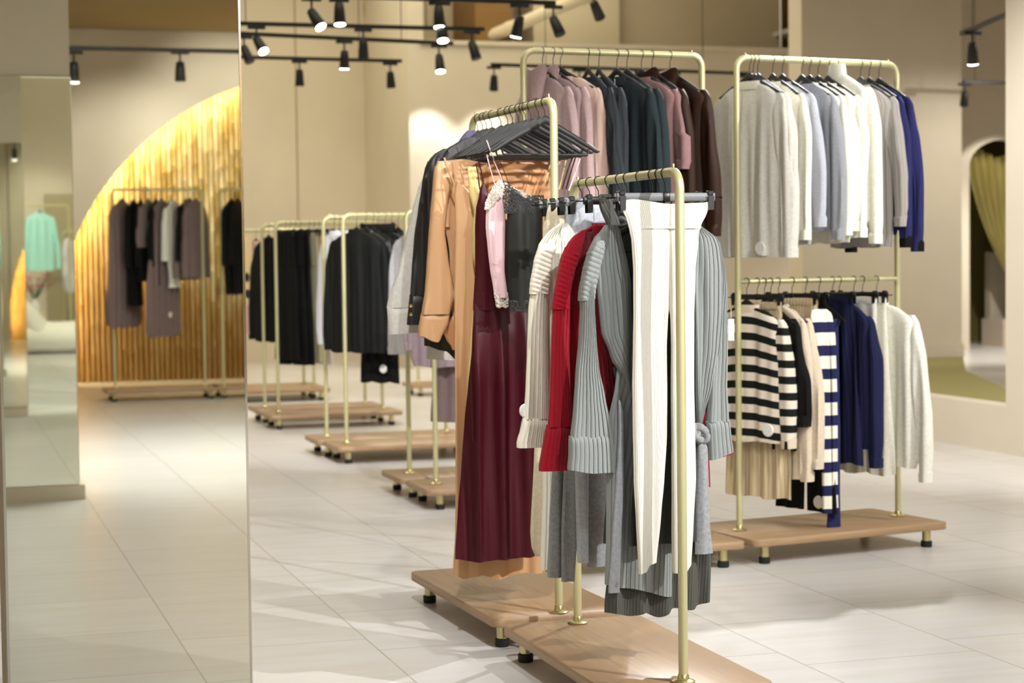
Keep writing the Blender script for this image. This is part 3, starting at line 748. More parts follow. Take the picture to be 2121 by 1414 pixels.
def fill(A, B, H, items, base_rz, jit=4, plab=''):
    for i, (px, g, desc, hk, dj) in enumerate(items):
        p = rail_at(A, B, H, px) if px > 3 else Vector((A[0], A[1], H)).lerp(Vector((B[0], B[1], H)), px)
        random.seed(int(abs(px)*7)+i)
        rz = radians(base_rz + dj + random.uniform(-jit, jit))
        if g: g = g()
        cat = desc.split('|')[1] if '|' in desc else 'sweater'; d = desc.split('|')[0]
        hw = {'black': 'charcoal wooden hanger', 'grey': 'grey wooden hanger', 'clip': 'grey clip hanger', 'clipdark': 'black clip hanger'}.get(hk)
        hang(g, hk, p, rz, d+plab, cat, (hw+' holding the '+d) if hw else None)

sw = lambda *a, **k: (lambda: sweater(*a, **k))
bt = lambda *a, **k: (lambda: bottoms(*a, **k))
# knitwear, upper rail
def sr(*a, **k):
    k.setdefault('half', .188); k.setdefault('sl_out', .028); return lambda: sweater(*a, **k)
fill(R_A, R_B, R_H, [
 (1552, sr(K_GREIGE, .84, .76, seed=1, wide=.03, thick=.03, tagp=(-.10, .80), name='jumper', folds=((.014, .13, .4), (.006, .06, -1.0))), 'light greige jumper, leftmost on the upper knitwear rail', 'grey', 8),
 (1560, sr(K_GREIGE2, .76, .70, seed=2, name='jumper'), 'oatmeal jumper tucked second from left on the upper rail', 'grey', 2),
 (1569, sr(K_GREIGE, .80, .66, seed=3, name='jumper'), 'greige jumper third from left on the upper rail', 'grey', 0),
 (1600, sr(K_CREAM, .74, .68, seed=4, name='jumper'), 'cream jumper just left of the pale blue-grey one', 'grey', 0),
 (1620, sr(K_LBLUE, .78, .62, seed=5, name='jumper'), 'pale blue-grey jumper on the upper knitwear rail', 'grey', 0),
 (1660, sr(K_GREY, .72, .68, seed=6, thick=.026, name='jumper', neck='v'), 'mid grey jumper, the plain grey one in mid rail', 'grey', 2),
 (1676, sr(K_IVORY, .72, .66, seed=7, name='jumper'), 'ivory jumper directly right of the mid grey one', 'grey', 0),
 (1694, sr(K_CREAM, .78, .64, seed=8, name='jumper'), 'cream jumper between two ivory jumpers on the upper rail', 'grey', 0),
 (1714, sr(K_IVORY, .76, .67, seed=9, name='jumper'), 'ivory jumper just left of the turtleneck', 'grey', 0),
 (1732, sr(K_IVORY, .74, .74, seed=10, drop=.045, neck='turtle', thick=.028, name='turtleneck_sweater', sl_out=.03), 'chunky white turtleneck sweater on the upper rail', 'grey', 4),
 (1782, sr(K_GREYRIB, .80, .62, seed=11, thick=.030, name='jumper'), 'grey ribbed jumper left of the royal navy ones', 'grey', 2),
 (1800, sr(K_NAVY, .74, .72, seed=12, thick=.024, name='jumper', m2=K_BLACK, sl_out=.03), 'royal navy jumper, left one of the navy pair', 'grey', 0),
 (1820, sr(K_NAVY, .72, .74, seed=13, thick=.024, name='jumper', m2=K_BLACK, sl_out=.04), 'royal navy jumper at the right end of the upper rail', 'grey', 0)], 106, 3)
# knitwear, lower rail
fill(R_A, R_B, R_MID, [
 (1546, sr(K_STRB, .66, .60, seed=21, wide=.05, thick=.034, name='striped_sweater', m2=K_BEIGE, tagp=(-.15, .60), folds=((.016, .15, .5), (.006, .07, -1.0))), 'cream sweater with black stripes on the lower rail', 'black', 12),
 (1568, bt(K_BEIGERIB, .92, legs=False, seed=22, name='skirt', drop=.10), 'beige ribbed skirt behind the black-striped sweater|skirt', 'clipdark', 10),
 (1583, sr(K_BLACK, .70, .5, seed=23, name='jumper'), 'black jumper edge between striped sweater and beige cardigan', 'black', 0),
 (1596, sr(K_BEIGE, .84, .76, seed=24, wide=.03, thick=.026, name='cardigan', neck='v'), 'long beige cardigan right of the black-striped sweater', 'black', 2),
 (1612, sr(K_BEIGE, .80, .70, seed=25, thick=.026, name='cardigan', neck='crew'), 'beige cardigan next left of the navy striped scarf', 'black', 2),
 (1640, bt(K_BEIGERIB, .60, legs=False, seed=26, name='skirt', flare=.03), 'short beige ribbed skirt clipped above the beige cardigans|skirt', 'clipdark', 14),
 (1668, bt(K_BLACK, 1.02, legs=True, seed=27, name='trousers', drop=.08, tagp=(-.12, .97)), 'black trousers pooling on the base by the navy scarf|trousers', 'clipdark', 4),
 (1724, bt(K_NAVY2, .80, legs=False, seed=29, name='skirt', drop=.08), 'navy ribbed skirt behind the navy cardigan|skirt', 'clipdark', 0),
 (1738, sr(K_NAVY2, .72, .72, seed=30, thick=.028, name='cardigan', neck='v', sl_out=.06), 'navy ribbed cardigan with wide turned cuff', 'black', 4),
 (1768, bt(K_IVORY, .34, legs=False, seed=31, name='skirt', flare=.0), 'short white skirt clipped between navy and white knits|skirt', 'clipdark', 6),
 (1786, bt(K_CREAM, .86, legs=False, seed=32, name='skirt', flare=.05), 'long cream skirt clipped left of the last white sweater|skirt', 'clipdark', 6),
 (1815, sr(K_IVORY, .82, .80, seed=33, wide=.05, thick=.03, half=.205, name='pullover', sl_out=.05), 'loose white pullover at the right end of the lower rail', 'black', 6)], 106, 3)
# navy and white striped long scarf-like knit, falls almost to the board
p = rail_at(R_A, R_B, R_MID, 1696); T = Traced('striped_scarf', p, radians(4))
K_SCN = C('navy_plain_knit', (.15, .16, .34), .9)
T.part('scarf_front', K_STRN, [(640, 1682), (655, 1678), (680, 1682), (720, 1688), (800, 1695), (900, 1703), (1062, 1704)], [(640, 1700), (655, 1708), (690, 1716), (800, 1719), (900, 1721), (1062, 1722)], thick=.012, folds=((.004, .05, 1),), seed=4, ns=20, y=-.20)
T.part('scarf_back', K_STRN, [(640, 1700), (680, 1708), (720, 1716), (800, 1719), (1066, 1722)], [(640, 1712), (650, 1724), (700, 1731), (800, 1733), (1066, 1736)], y=-.178, thick=.012, folds=((.004, .05, 1),), seed=5, ns=16)
T.part('scarf_lining', K_SCN, [(660, 1722), (800, 1724), (1000, 1720), (1094, 1712)], [(660, 1736), (800, 1738), (1000, 1740), (1094, 1742)], y=-.15, thick=.010, seed=6, ns=14)
tag(T.t, 'navy and white striped long scarf hanging down to the rack base', 'scarf')
hang(None, 'black', p, radians(100), '', '', 'charcoal wooden hanger holding the navy and white striped scarf')

# tall centre-back rack
fill(B_A, B_B, B_H, [
 (1123, sw(K_PINKH, .72, .60, seed=41, hood=True, name='hoodie'), 'dusty pink hoodie, leftmost on the centre-back rack|hoodie', 'grey', 0),
 (1145, sw(K_PINKH, .72, .60, seed=42, hood=True, name='hoodie'), 'dusty pink hoodie left of the pale satin blouse|hoodie', 'grey', 2),
 (1160, sw(K_PALEP, .80, .60, seed=43, name='blouse', neck='v', thick=.02, half=.2, sl_out=.02), 'pale pink satin blouse with open neck|blouse', 'grey', 22),
 (1218, sw(K_CHARK, .78, .62, seed=44, thick=.024, name='cardigan', neck='v'), 'charcoal ribbed cardigan, left of two on the centre-back rack|cardigan', 'grey', -12),
 (1240, sw(K_CHARK, .78, .62, seed=45, thick=.026, name='cardigan', neck='v'), 'charcoal ribbed cardigan, right of two on the centre-back rack|cardigan', 'grey', -10),
 (1277, sw(K_TEAL, .80, .66, seed=46, thick=.026, name='jumper'), 'dark slate jumper with a white paper tag', 'grey', 6),
 (1298, sw(K_TEAL, .80, .62, seed=47, thick=.024, name='jumper'), 'dark slate jumper left of the mauve tee', 'grey', 4),
 (1328, sw(K_MAUVE, .72, .36, seed=48, thick=.024, name='tee_shirt', cuffs=True), 'mauve velour tee with half sleeves|tee shirt', 'grey', 6),
 (1350, sw(K_BROWN, .80, .64, seed=49, thick=.026, hood=True, name='hoodie'), 'dark brown velour hoodie just right of the mauve tee|hoodie', 'grey', 4),
 (1387, sw(K_BROWN, .82, .66, seed=50, thick=.026, hood=True, name='hoodie'), 'dark brown velour hoodie at the right end|hoodie', 'grey', 10)], 104, 3)
def swing_tag(px, py, Y, hpx, lab, w=.035):
    p = WY(px, py, Y); mb = MB(); mb.box((0, 0, -hpx/2), (w, .002, hpx), .0); mb.tube([(0, 0, 0), (.004, .004, .05)], .0012, 5)
    o = mb.build('swing_tag', M_TAG, None, False); o.location = p; o.rotation_euler = (0, 0, .2); tag(o, lab, 'price tag')
swing_tag(1273, 186, 8.02, .13, 'long white swing tag hanging on the dark slate jumper', .03)
swing_tag(1494+8+12, 660, 8.0, .0001+.10, 'white swing tag against the black-striped sweater', .035)

# aisle racks on the left
fill(*RK['L4b'], [
 (925, sw(K_MAUVE2, .82, .64, seed=60, name='jumper', wide=.04), 'lilac grey jumper peeking out below the peach shirt cuff', 'black', 34),
 (948, bt(K_TAUPE, 1.15, seed=61, name='trousers', drop=.08), 'taupe trousers glimpsed left of the peach dress|trousers', 'clip', 30),
 (975, sw(K_IVORY, .70, .6, seed=62, name='blouse'), 'white blouse mostly hidden behind the peach dress|blouse', 'black', 20)], 106, 2)
fill(*RK['L4a'], [
 (872, sw(K_WSHIRT, .78, .7, seed=63, name='shirt', tagp=(-.12, .72)), 'white shirt with round tags behind the black shirt cuff|shirt', 'black', 20),
 (900, sw(K_BLK2, .80, .6, seed=64, name='shirt', tagp=(-.1, .66)), 'black shirt mostly hidden behind the peach shirt|shirt', 'black', 16)], 104, 2)
fill(*RK['L3b'], [
 (738, sw(K_BLK2, .88, .78, seed=65, thick=.03, name='shirt', neck='shirt', half=.21, wide=.04), 'black shirt facing forward, first on its rack|shirt', 'black', 26),
 (757, sw(K_BLKL, .66, .60, seed=66, thick=.026, name='jacket'), 'shiny black jacket second in the black row|jacket', 'black', 18),
 (772, sw(K_BLK2, .86, .64, seed=67, name='shirt'), 'black shirt third in the black row|shirt', 'black', 14),
 (782, bt(K_BLACK, 1.10, half=.12, legs=False, flare=.05, seed=68, name='skirt', tagp=(-.06, 1.0)), 'long black skirt with a round white tag near its hem|skirt', 'clipdark', 24),
 (797, sw(K_BLKL, .62, .56, seed=69, name='jacket'), 'shiny black jacket fifth in the black row|jacket', 'black', 14),
 (810, sw(K_BLK2, .74, .62, seed=70, name='shirt'), 'black shirt near the right of the black row|shirt', 'black', 12),
 (824, sw(K_BLKL, .70, .62, seed=71, name='jacket'), 'shiny black jacket last of the black row|jacket', 'black', 12),
 (850, sw(K_TAN, .70, .62, seed=72, name='blouse'), 'tan blouse right of the black row, mostly hidden|blouse', 'black', 12)], 106, 2)
fill(*RK['L3a'], [
 (692, sw(K_WSHIRT, .88, .76, seed=73, thick=.026, name='shirt', neck='shirt'), 'white shirt at the left of the white trio|shirt', 'black', 6),
 (703, sw(K_WSHIRT, .84, .7, seed=74, name='shirt', neck='shirt'), 'white shirt in the middle of the white trio|shirt', 'black', 4),
 (714, sw(K_WSHIRT, .86, .7, seed=75, name='shirt', neck='shirt'), 'white shirt at the right of the white trio|shirt', 'black', 2)], 100, 2)
fill(*RK['L2b'], [
 (591, bt(K_BLACK, 1.08, seed=76), 'black trousers at the left of the black bundle|trousers', 'clipdark', 10),
 (600, bt(K_BLACK, 1.12, seed=77, tagp=(-.12, 1.0)), 'black trousers with a round white tag near the ankle|trousers', 'clipdark', 20),
 (611, bt(K_BLACK, 1.10, seed=78), 'black trousers in the middle of the bundle|trousers', 'clipdark', 8),
 (622, bt(K_BLACK, 1.12, seed=79), 'black trousers at the right of the bundle, against the beige|trousers', 'clipdark', 8),
 (640, bt(K_SAGE, 1.10, seed=80), 'sage beige trousers right of the black bundle|trousers', 'clipdark', 8),
 (650, bt(K_TAN, 1.06, seed=81), 'tan trousers between sage and pale pink ones|trousers', 'clipdark', 8),
 (660, bt(C('pale_greige_cotton', (.80, .76, .74)), 1.12, seed=82), 'pale pink-grey trousers left of the white shirts|trousers', 'clipdark', 8),
 (672, bt(K_TAN, 1.0, seed=83), 'tan trousers half hidden by the white shirts|trousers', 'clipdark', 8)], 100, 2)
fill(*RK['L2a'], [
 (556, sw(K_BLACK, .94, .84, seed=84, thick=.03, name='coat', sl_out=.08), 'black coat hanging left of the black trousers|coat', 'black', 12),
 (572, sw(K_PINKW, .60, .5, seed=85, name='blouse'), 'pale pink blouse peeking beside the black coat|blouse', 'black', 6)], 104, 2)
fill(*RK['L1b'], [
 (530, sw(K_PINKW, .95, .7, seed=86, thick=.03, name='robe', wide=.05), 'dusty pink robe next to the dotted scarf|robe', 'black', 14),
 (545, sw(K_PINKW, .80, .6, seed=87, name='blouse'), 'dusty pink blouse right of the pink robe|blouse', 'black', 8)], 106, 2)
p = rail_at(*RK['L1b'], 519); T = Traced('dotted_scarf', p, radians(10)); K_DOT = C('ecru_knit', (.82, .74, .56), .9)
T.part('scarf_loop', K_DOT, [(486, 508), (500, 504), (560, 503), (620, 506), (634, 511)], [(486, 516), (495, 522), (520, 523), (600, 522), (620, 519), (634, 513)], thick=.02, seed=2)
for x, y in ((512, 574), (513, 608)):
    z, xx = T.loc(x, y, -.03); mb = MB(); mb.lathe((0, 0, 0), [(.002, -.012), (.03, -.01), (.034, 0), (.03, .01), (.002, .012)], 14); o = mb.build('dot_patch', M_BLACKP, T.t); o.location = (xx, -.022, z); o.rotation_euler = (pi/2, 0, 0); o.scale = (.8, 1.4, 1)
tag(T.t, 'ecru scarf with black dots hanging right beside the mirror edge', 'scarf')
fill(*RK['far'], [
 (.25, bt(K_TAN, 1.0, seed=90), 'tan trousers on the distant rack, left pair|trousers', 'clipdark', 20), (.45, bt(K_PINKW, 1.02, seed=91), 'pinkish trousers on the distant rack|trousers', 'clipdark', 20),
 (.65, bt(K_BROWN, 1.0, seed=92), 'brown trousers on the distant rack|trousers', 'clipdark', 20)], 100, 3)

# ------------------------------------------------------------------ racks against the bamboo (seen in the mirror)
yr = RY(19.65); hm = 2.155
a0 = W(237, 803, .12); a1 = W(424, 798, .12)
MA, MB_ = (a0.x, yr), (a1.x, yr)
rack(MA, MB_, hm, 'gold rack before the bamboo screen with mauve dresses, reflected in the mirror')
rack((a1.x+.19, yr), (a1.x+1.13, yr), hm, 'gold rack before the bamboo screen, cut off by the mirror edge')
def mfill(items):
    for i, (px, g, d, hk, rz) in enumerate(items):
        q = WY(px, 393, 19.65); pos = Vector((q.x, yr, hm)); cat = d.split('|')[1]; d = d.split('|')[0]
        if g: g = g()
        hang(g, hk, pos, radians(rz), d, cat, 'wooden hanger holding the '+d if hk[0] != 'c' else 'clip hanger holding the '+d)
def dress(m, L, half=.15, flare=.10, seed=0, name='dress', sleeves=True, tagp=None):
    t = sweater(m, L, .62, half=.18, seed=seed, name=name, wide=flare, thick=.028, folds=((.02, .11, .2), (.006, .05, -1)), cuffs=False, tagp=tagp) if sleeves else bottoms(m, L, half, flare=flare, legs=False, seed=seed, name=name, tagp=tagp)
    return t
ds = lambda *a, **k: (lambda: dress(*a, **k))
mfill([(252, ds(K_TAUPE, 1.32, flare=.17, seed=101), 'long mauve-grey dress at the left of the mirrored rack|dress', 'black', -56),
 (276, ds(K_BLACK, 1.10, flare=.02, seed=102, tagp=(.05, .68)), 'black dress beside the left mauve one in the mirror|dress', 'black', -70),
 (290, ds(K_BLACK, .85, flare=.02, seed=103), 'shorter black dress in the mirrored rack|dress', 'black', -76),
 (306, sw(K_TAUPE, .50, .42, seed=104, name='top'), 'cropped mauve-grey top in the mirrored rack|top', 'black', -66),
 (322, ds(K_BLACK, .9, flare=0, seed=108), 'black dress behind the flared mauve one in the mirror|dress', 'black', -70),
 (334, ds(K_TAUPE, 1.42, flare=.18, seed=105, tagp=(.05, 1.2)), 'long flared mauve-grey dress in the middle of the mirrored rack|dress', 'black', -54),
 (356, sw(K_IVORY, .92, .56, half=.15, seed=106, name='shirt', thick=.03, wide=-.04), 'white shirt on the mirrored rack|shirt', 'black', -60),
 (384, sw(K_BLACK, .84, .56, seed=107, name='top'), 'black top behind the mauve cardigans in the mirror|top', 'black', -66),
 (392, sw(K_TAUPE, .84, .74, seed=109, thick=.03, neck='v', name='cardigan', tagp=(.1, .8)), 'open mauve cardigan at the right of the mirrored rack|cardigan', 'black', -52),
 (405, sw(K_TAUPE, .82, .74, seed=110, thick=.03, neck='v', name='cardigan'), 'rightmost mauve cardigan on the mirrored rack|cardigan', 'black', -58),
 (478, ds(K_BLACK, 1.0, flare=0, seed=111), 'black dress on the rack cut by the mirror edge|dress', 'black', -62),
 (492, ds(K_BLACK, 1.0, flare=0, seed=112), 'second black dress at the mirror edge|dress', 'black', -62)])

# ------------------------------------------------------------------ things seen through both mirrors
DD = 2*(YM1-YM2)
def V2(px, py, Yv): q = WY(px, py, Yv); return Vector((q.x, q.y-DD, q.z))
s0 = V2(58, 735, 30.3); s1 = V2(165, 735, 30.3)
t = empty('lounge_chair', (s0.x-.1, s0.y, 0), label='white rounded sculptural lounge seat seen deep in the mirror', cat='lounge seat')
mb = MB(); rows = []; wd_ = 2.2
path = [(-.25, .30, .30), (.12, .27, .27), (.5, .24, .25), (.85, .25, .25), (1.02, .25, .2), (1.1, .24, .06)]
rows = [[Vector((x, .45*min(1, rz*5)*cos(q), cz+rz*sin(q))) for q in [2*pi*j/20 for j in range(20)]] for x, cz, rz in path]
mb.grid(rows, True, cap=True); mb.build('seat', mat('white_boucle', (.90, .89, .84), .95, 'cloth'), t)
mb = MB(); path = [(.42, .16, .18), (.30, .28, .26), (.18, .45, .26), (.06, .62, .24), (-.02, .78, .18), (-.04, .90, .05)]
mb.grid([[Vector((x+r*cos(q), .42*min(1, r*6)*sin(q), z)) for q in [2*pi*j/20 for j in range(20)]] for x, z, r in path], True, cap=True); mb.build('backrest', MATS['white_boucle'], t)
yj = 31.0-DD; q = V2(82, 430, 31.0)
RA, RB = (q.x-.5, yj), (q.x+.45, yj)
rack(RA, RB, 2.33, 'pale rack holding the mint jacket, deep in the mirror')
g = sweater(K_MINT, .95, .84, half=.2, wide=.03, thick=.05, neck='shirt', name='jacket', seed=120, sl_out=.06)
hang(g, 'black', Vector((q.x, yj, 2.33)), radians(20), 'mint green satin jacket seen deep in the mirror', 'jacket', 'wooden hanger holding the mint green satin jacket')
q = V2(136, 500, 33.0); yj = 33.0-DD
RA, RB = (q.x-.05, yj), (q.x+.85, yj); rack(RA, RB, 1.95, 'rack with a white blouse right of the mint jacket, deep in the mirror')
g = sweater(K_WSHIRT, .95, .8, seed=121, name='blouse', thick=.04); hang(g, 'black', Vector((q.x+.04, yj, 1.95)), radians(70), 'white blouse right of the mint jacket in the mirror', 'blouse', 'wooden hanger holding the mirrored white blouse')
boxobj('wall_lounge', (-3.8, 20.6, 0), (2.4, 20.8, ZC), M_WALL, None, 'structure')
boxobj('wall_lounge_side', (V2(98, 600, 33.4).x, 20.48, 0), (2.4, 20.59, 2.6), mat('taupe_wall_paint', (.66, .62, .50), .8), None, 'structure')
q = V2(72, 640, 31.4); t = empty('flower_vase', (q.x, q.y, .62), label='pink flowers standing above the white lounge seat, deep in the mirror', cat='flowers')
boxobj('flower_stand', (q.x-.16, q.y-.16, 0), (q.x+.16, q.y+.16, .62), M_WALLP)
tag(bpy.data.objects['flower_stand'], 'pale plinth under the pink flowers behind the lounge seat', 'plinth')
mb = MB(); mb.lathe((0, 0, 0), [(.05, 0), (.08, .05), (.07, .14), (.035, .2), (.04, .22)], 16); mb.build('vase', M_TAG, t)
rnd = random.Random(5); mb = MB(); fl = MB()
for k in range(14):
    a = rnd.uniform(0, 6.28); r = rnd.uniform(.05, .22); e = Vector((r*cos(a)*1.3, r*sin(a), rnd.uniform(.36, .60)))
    mb.tube([(0, 0, .18), (e.x*.4, e.y*.4, .32), e], .006, 5)
    for j in range(5):
        b_ = a+j*1.26; d = Vector((cos(b_), sin(b_), .3)); fl.grid([[e, e+d*.02], [e+d*.03+Vector((0, 0, .03)), e+d*.06], [e+d*.05+Vector((0, 0, .01)), e+d*.075]])
mb.build('stems', mat('leaf_green', (.20, .34, .16), .7), t); fl.build('petals', mat('pink_petal', (.86, .32, .45), .6), t)
spot('lounge_spot', (0.6, 15.5, 3.6), (1.6, 18.4, 1.2), 320, 80, .7)
spot('lounge_spot', (2.0, 19.0, 3.6), (1.6, 20.4, 1.2), 60, 90, .7)
# ------------------------------------------------------------------ front rack: knitwear hung face-on, nearest last
H_WHITE = C('white_rib_trouser_knit', (.955, .945, .90), .9, 'rib', period=.0075, depth=.0015)
H_CREAM = C('cream_rib_knit', (.95, .935, .87), .9, 'rib', period=.0155, depth=.0045)
H_RED = C('crimson_rib_knit', (.62, .03, .13), .85, 'rib', period=.0155, depth=.0045)
H_GREY = C('marl_grey_rib_knit', (.565, .585, .58), .9, 'rib', period=.0155, depth=.0045)
H_DGREY = C('dark_grey_fine_rib', (.34, .345, .325), .9, 'rib', period=.008, depth=.002)
H_MARL = C('grey_marl_jersey', (.60, .61, .62), .9, 'cloth', mott=.8); H_LMARL = C('pale_marl_jersey', (.70, .72, .75), .9, 'cloth', mott=.85)
H_BEIGE = C('beige_marl_jersey', (.83, .79, .68), .9); H_DARK = C('slate_grey_jersey', (.25, .255, .24), .9)
RIB = (.0150, .0048)
G_PL = C('marl_grey_knit', (.565, .585, .58), .9); R_PL = C('crimson_knit', (.62, .03, .13), .85); C_PL = C('cream_plain_knit', (.95, .935, .87), .9)
def frail(px): return rail_at(F_A, F_B, F_H, px)
def grail(px): return rail_at(G_A, G_B, G_H, px)
def chanced(kind, p, rz, lab, drop=None, grp='clip hangers on the front rack'): return hang(None, kind, p, rz, '', '', lab, hgroup=grp)

# white knit trousers
T = Traced('trousers', frail(1379), radians(1)); yz = .0
wl = [(419, 1280), (432, 1286), (452, 1296), (475, 1302), (500, 1307), (560, 1311), (650, 1312)]; wr = [(419, 1476), (430, 1471), (448, 1462), (470, 1451), (485, 1447), (500, 1446), (560, 1440), (650, 1438)]
T.part('trouser_leg', H_WHITE, wl+[(720, 1311), (800, 1309), (900, 1309), (1000, 1311), (1080, 1316), (1186, 1323)], [(419, 1386), (640, 1386), (655, 1384), (720, 1381), (800, 1381), (900, 1379), (1000, 1374), (1080, 1369), (1186, 1360)], y=yz-.003, thick=.014, folds=((.006, .095, .25), (.0012, .03, .1)), seed=2, ramp=.9, nt=70, top=[(0, -2), (.24, -6), (1, 3)], bot=[(0, 0), (.35, -3), (.6, -18), (1, -22)])
T.part('trouser_leg', H_WHITE, [(419, 1385), (640, 1386), (655, 1388), (720, 1390), (800, 1390), (900, 1391), (1000, 1391), (1100, 1391), (1184, 1393)], wr+[(800, 1439), (900, 1441), (1000, 1442), (1100, 1437), (1184, 1432)], y=yz-.003, thick=.014, folds=((.006, .08, .25), (.0012, .03, .1)), seed=3, ramp=.9, nt=70, top=[(0, 3), (.76, 1), (1, -3)], bot=[(0, 0), (.5, 0), (1, -16)])
mb = panel(T.chain([(470, 1302), (473, 1303)]), T.chain([(470, 1451), (473, 1450)]), y0=-.003, thick=.0155, nt=2, ramp=0); mb.build('waistband_seam', H_WHITE, T.t)
tag(T.t, 'white ribbed knit trousers clipped to the front hanger of the closest rack', 'trousers')
h = clip_hanger(M_STEELG, drop=.062, half=.163, clipx=.146); h.location = frail(1379); h.rotation_euler = (0, 0, radians(1)); tag(h, 'grey bar clip hanger holding the white knit trousers at the front', 'hanger', 'clip hangers on the front rack')

# grey ribbed wrap cardigan
T = Traced('wrap_cardigan', frail(1352), radians(2))
T.part('lower_body', H_DGREY, [(760, 1268), (820, 1284), (900, 1285), (1000, 1275), (1120, 1262), (1250, 1253)], [(760, 1440), (890, 1446), (1000, 1461), (1130, 1470), (1250, 1467)], y=.020, thick=.020, folds=((.018, .085, .1), (.007, .045, .3)), seed=11, hemwave=.006, bot=[(0, 0), (.2, 14), (.35, 2), (.5, 18), (.7, 4), (1, -2)])
T.part('outer_skirt', H_GREY, [(700, 1292), (780, 1276), (860, 1260), (1000, 1256), (1120, 1254), (1200, 1252)], [(700, 1436), (900, 1440), (1000, 1400), (1120, 1392), (1200, 1390)], y=.0, thick=.016, folds=((.015, .09, .1), (.006, .05, .3)), seed=12, bot=[(0, 0), (.3, 10), (1, 34)])
T.part('cable_placket', H_LMARL, [(828, 1281), (880, 1281), (1000, 1274), (1120, 1266), (1226, 1260)], [(828, 1284), (850, 1291), (1000, 1291), (1120, 1286), (1226, 1284)], y=-.020, thick=.010, seed=13, ns=10)
T.part('back_inside', H_DARK, [(470, 1270), (500, 1275), (600, 1290), (760, 1305), (860, 1300)], [(470, 1452), (500, 1452), (700, 1446), (860, 1440)], y=.045, thick=.010, seed=14, folds=((.004, .1, .2),))
T.part('front_drape', H_GREY, [(466, 1252), (476, 1243), (500, 1236), (547, 1232), (600, 1236), (640, 1241), (690, 1246), (740, 1268), (790, 1295), (836, 1309)], [(466, 1276), (480, 1284), (513, 1290), (547, 1299), (588, 1309), (700, 1313), (780, 1314), (836, 1313)], y=-.008, thick=.018, ribs=RIB, folds=((.012, .075, -2.2), (.006, .05, -3)), seed=15)
T.part('front_drape', H_GREY, [(468, 1440), (600, 1436), (800, 1440), (884, 1444)], [(468, 1452), (478, 1466), (490, 1483), (510, 1491), (560, 1496), (640, 1495), (720, 1489), (800, 1474), (850, 1460), (884, 1452)], y=-.008, thick=.018, ribs=RIB, folds=((.010, .08, 2.2), (.006, .05, 3)), seed=16)
s_ = T.part('sleeve', H_GREY, [(478, 1246), (488, 1234), (520, 1219), (560, 1209), (605, 1202), (640, 1204), (700, 1201), (780, 1192), (850, 1187), (906, 1181)], [(478, 1262), (500, 1262), (540, 1244), (600, 1229), (640, 1229), (700, 1233), (760, 1240), (820, 1252), (870, 1262), (906, 1268)], y=-.026, thick=.022, ribs=RIB, folds=((.006, .06, .5),), seed=17)
T.part('cuff', H_GREY, [(902, 1178), (940, 1178), (974, 1175)], [(902, 1268), (940, 1271), (974, 1273)], y=-.026, thick=.026, ribs=RIB, seed=18, parent=s_, bot=[(0, -6), (.5, 2), (1, 2)], ramp=0, nt=10)
T.part('shoulder_cap', G_PL, [(498, 1232), (524, 1217), (560, 1208), (600, 1201), (622, 1199)], [(498, 1252), (524, 1249), (560, 1241), (600, 1233), (622, 1231)], y=-.029, thick=.024, hr=(.0150, .0042, .35), ns=14, parent=s_, ramp=0)
s_ = T.part('sleeve', H_GREY, [(500, 1480), (560, 1488), (700, 1474), (800, 1466), (872, 1462)], [(500, 1490), (560, 1499), (604, 1504), (640, 1502), (740, 1503), (800, 1502), (872, 1507)], y=-.002, thick=.022, ribs=RIB, folds=((.005, .06, .5),), seed=19)
T.part('cuff', H_GREY, [(870, 1460), (900, 1462), (948, 1464)], [(870, 1509), (900, 1511), (940, 1516)], y=-.002, thick=.026, ribs=RIB, seed=20, parent=s_, ramp=0, nt=10, bot=[(0, 4), (1, -10)])
# tied belt
bl = T.part('belt_tail', H_MARL, [(892, 1443), (960, 1442), (1040, 1440), (1145, 1440)], [(892, 1452), (930, 1466), (1000, 1468), (1080, 1470), (1145, 1476)], y=-.034, thick=.010, folds=((.004, .04, .5),), seed=21, bot=[(0, 0), (1, 0)])
mb = MB(); z, x = T.loc(1450, 899, -.045)
for k, (dx, dz, r) in enumerate(((0, 0, .016), (-.006, .010, .012), (.006, -.008, .012))):
    mb.tube([(x+dx+.018*cos(a), -.045-.008*sin(2*a+k), z+dz+.018*sin(a)) for a in [2*pi*j/14 for j in range(14)]], r*.75, 8, closed=True)
mb.build('belt_knot', H_MARL, bl)
tag(T.t, 'grey ribbed wrap cardigan with turned cuffs and a knotted belt behind the white trousers', 'cardigan')
hang(None, 'black_long', frail(1352), radians(2), '', '', 'charcoal hanger carrying the grey wrap cardigan', hgroup='wooden hangers on the front rack')

# crimson sweater
T = Traced('ribbed_cardigan', frail(1326), radians(1))
T.part('body', H_RED, [(466, 1228), (474, 1210), (486, 1196), (505, 1180), (540, 1176), (620, 1176), (760, 1180), (900, 1184), (980, 1190)], [(466, 1234), (470, 1240), (480, 1252), (600, 1300), (760, 1450), (900, 1464), (1008, 1469)], y=0, thick=.018, ribs=RIB, folds=((.010, .09, -1.0), (.005, .05, -2)), seed=31, bot=[(0, -110), (.75, -90), (1, 0)])
s_ = T.part('sleeve', H_RED, [(476, 1206), (490, 1186), (508, 1172), (540, 1161), (580, 1153), (612, 1147), (640, 1145), (720, 1142), (800, 1139), (882, 1134)], [(476, 1214), (500, 1208), (540, 1190), (580, 1184), (640, 1180), (720, 1178), (800, 1182), (882, 1186)], y=-.026, thick=.020, ribs=RIB, folds=((.005, .06, .5),), seed=32)
T.part('shoulder_cap', R_PL, [(512, 1169), (540, 1160), (580, 1152), (612, 1146), (636, 1143)], [(512, 1206), (560, 1190), (600, 1184), (640, 1182)], y=-.029, thick=.022, hr=(.0150, .0042, .35), ns=14, parent=s_, ramp=0)
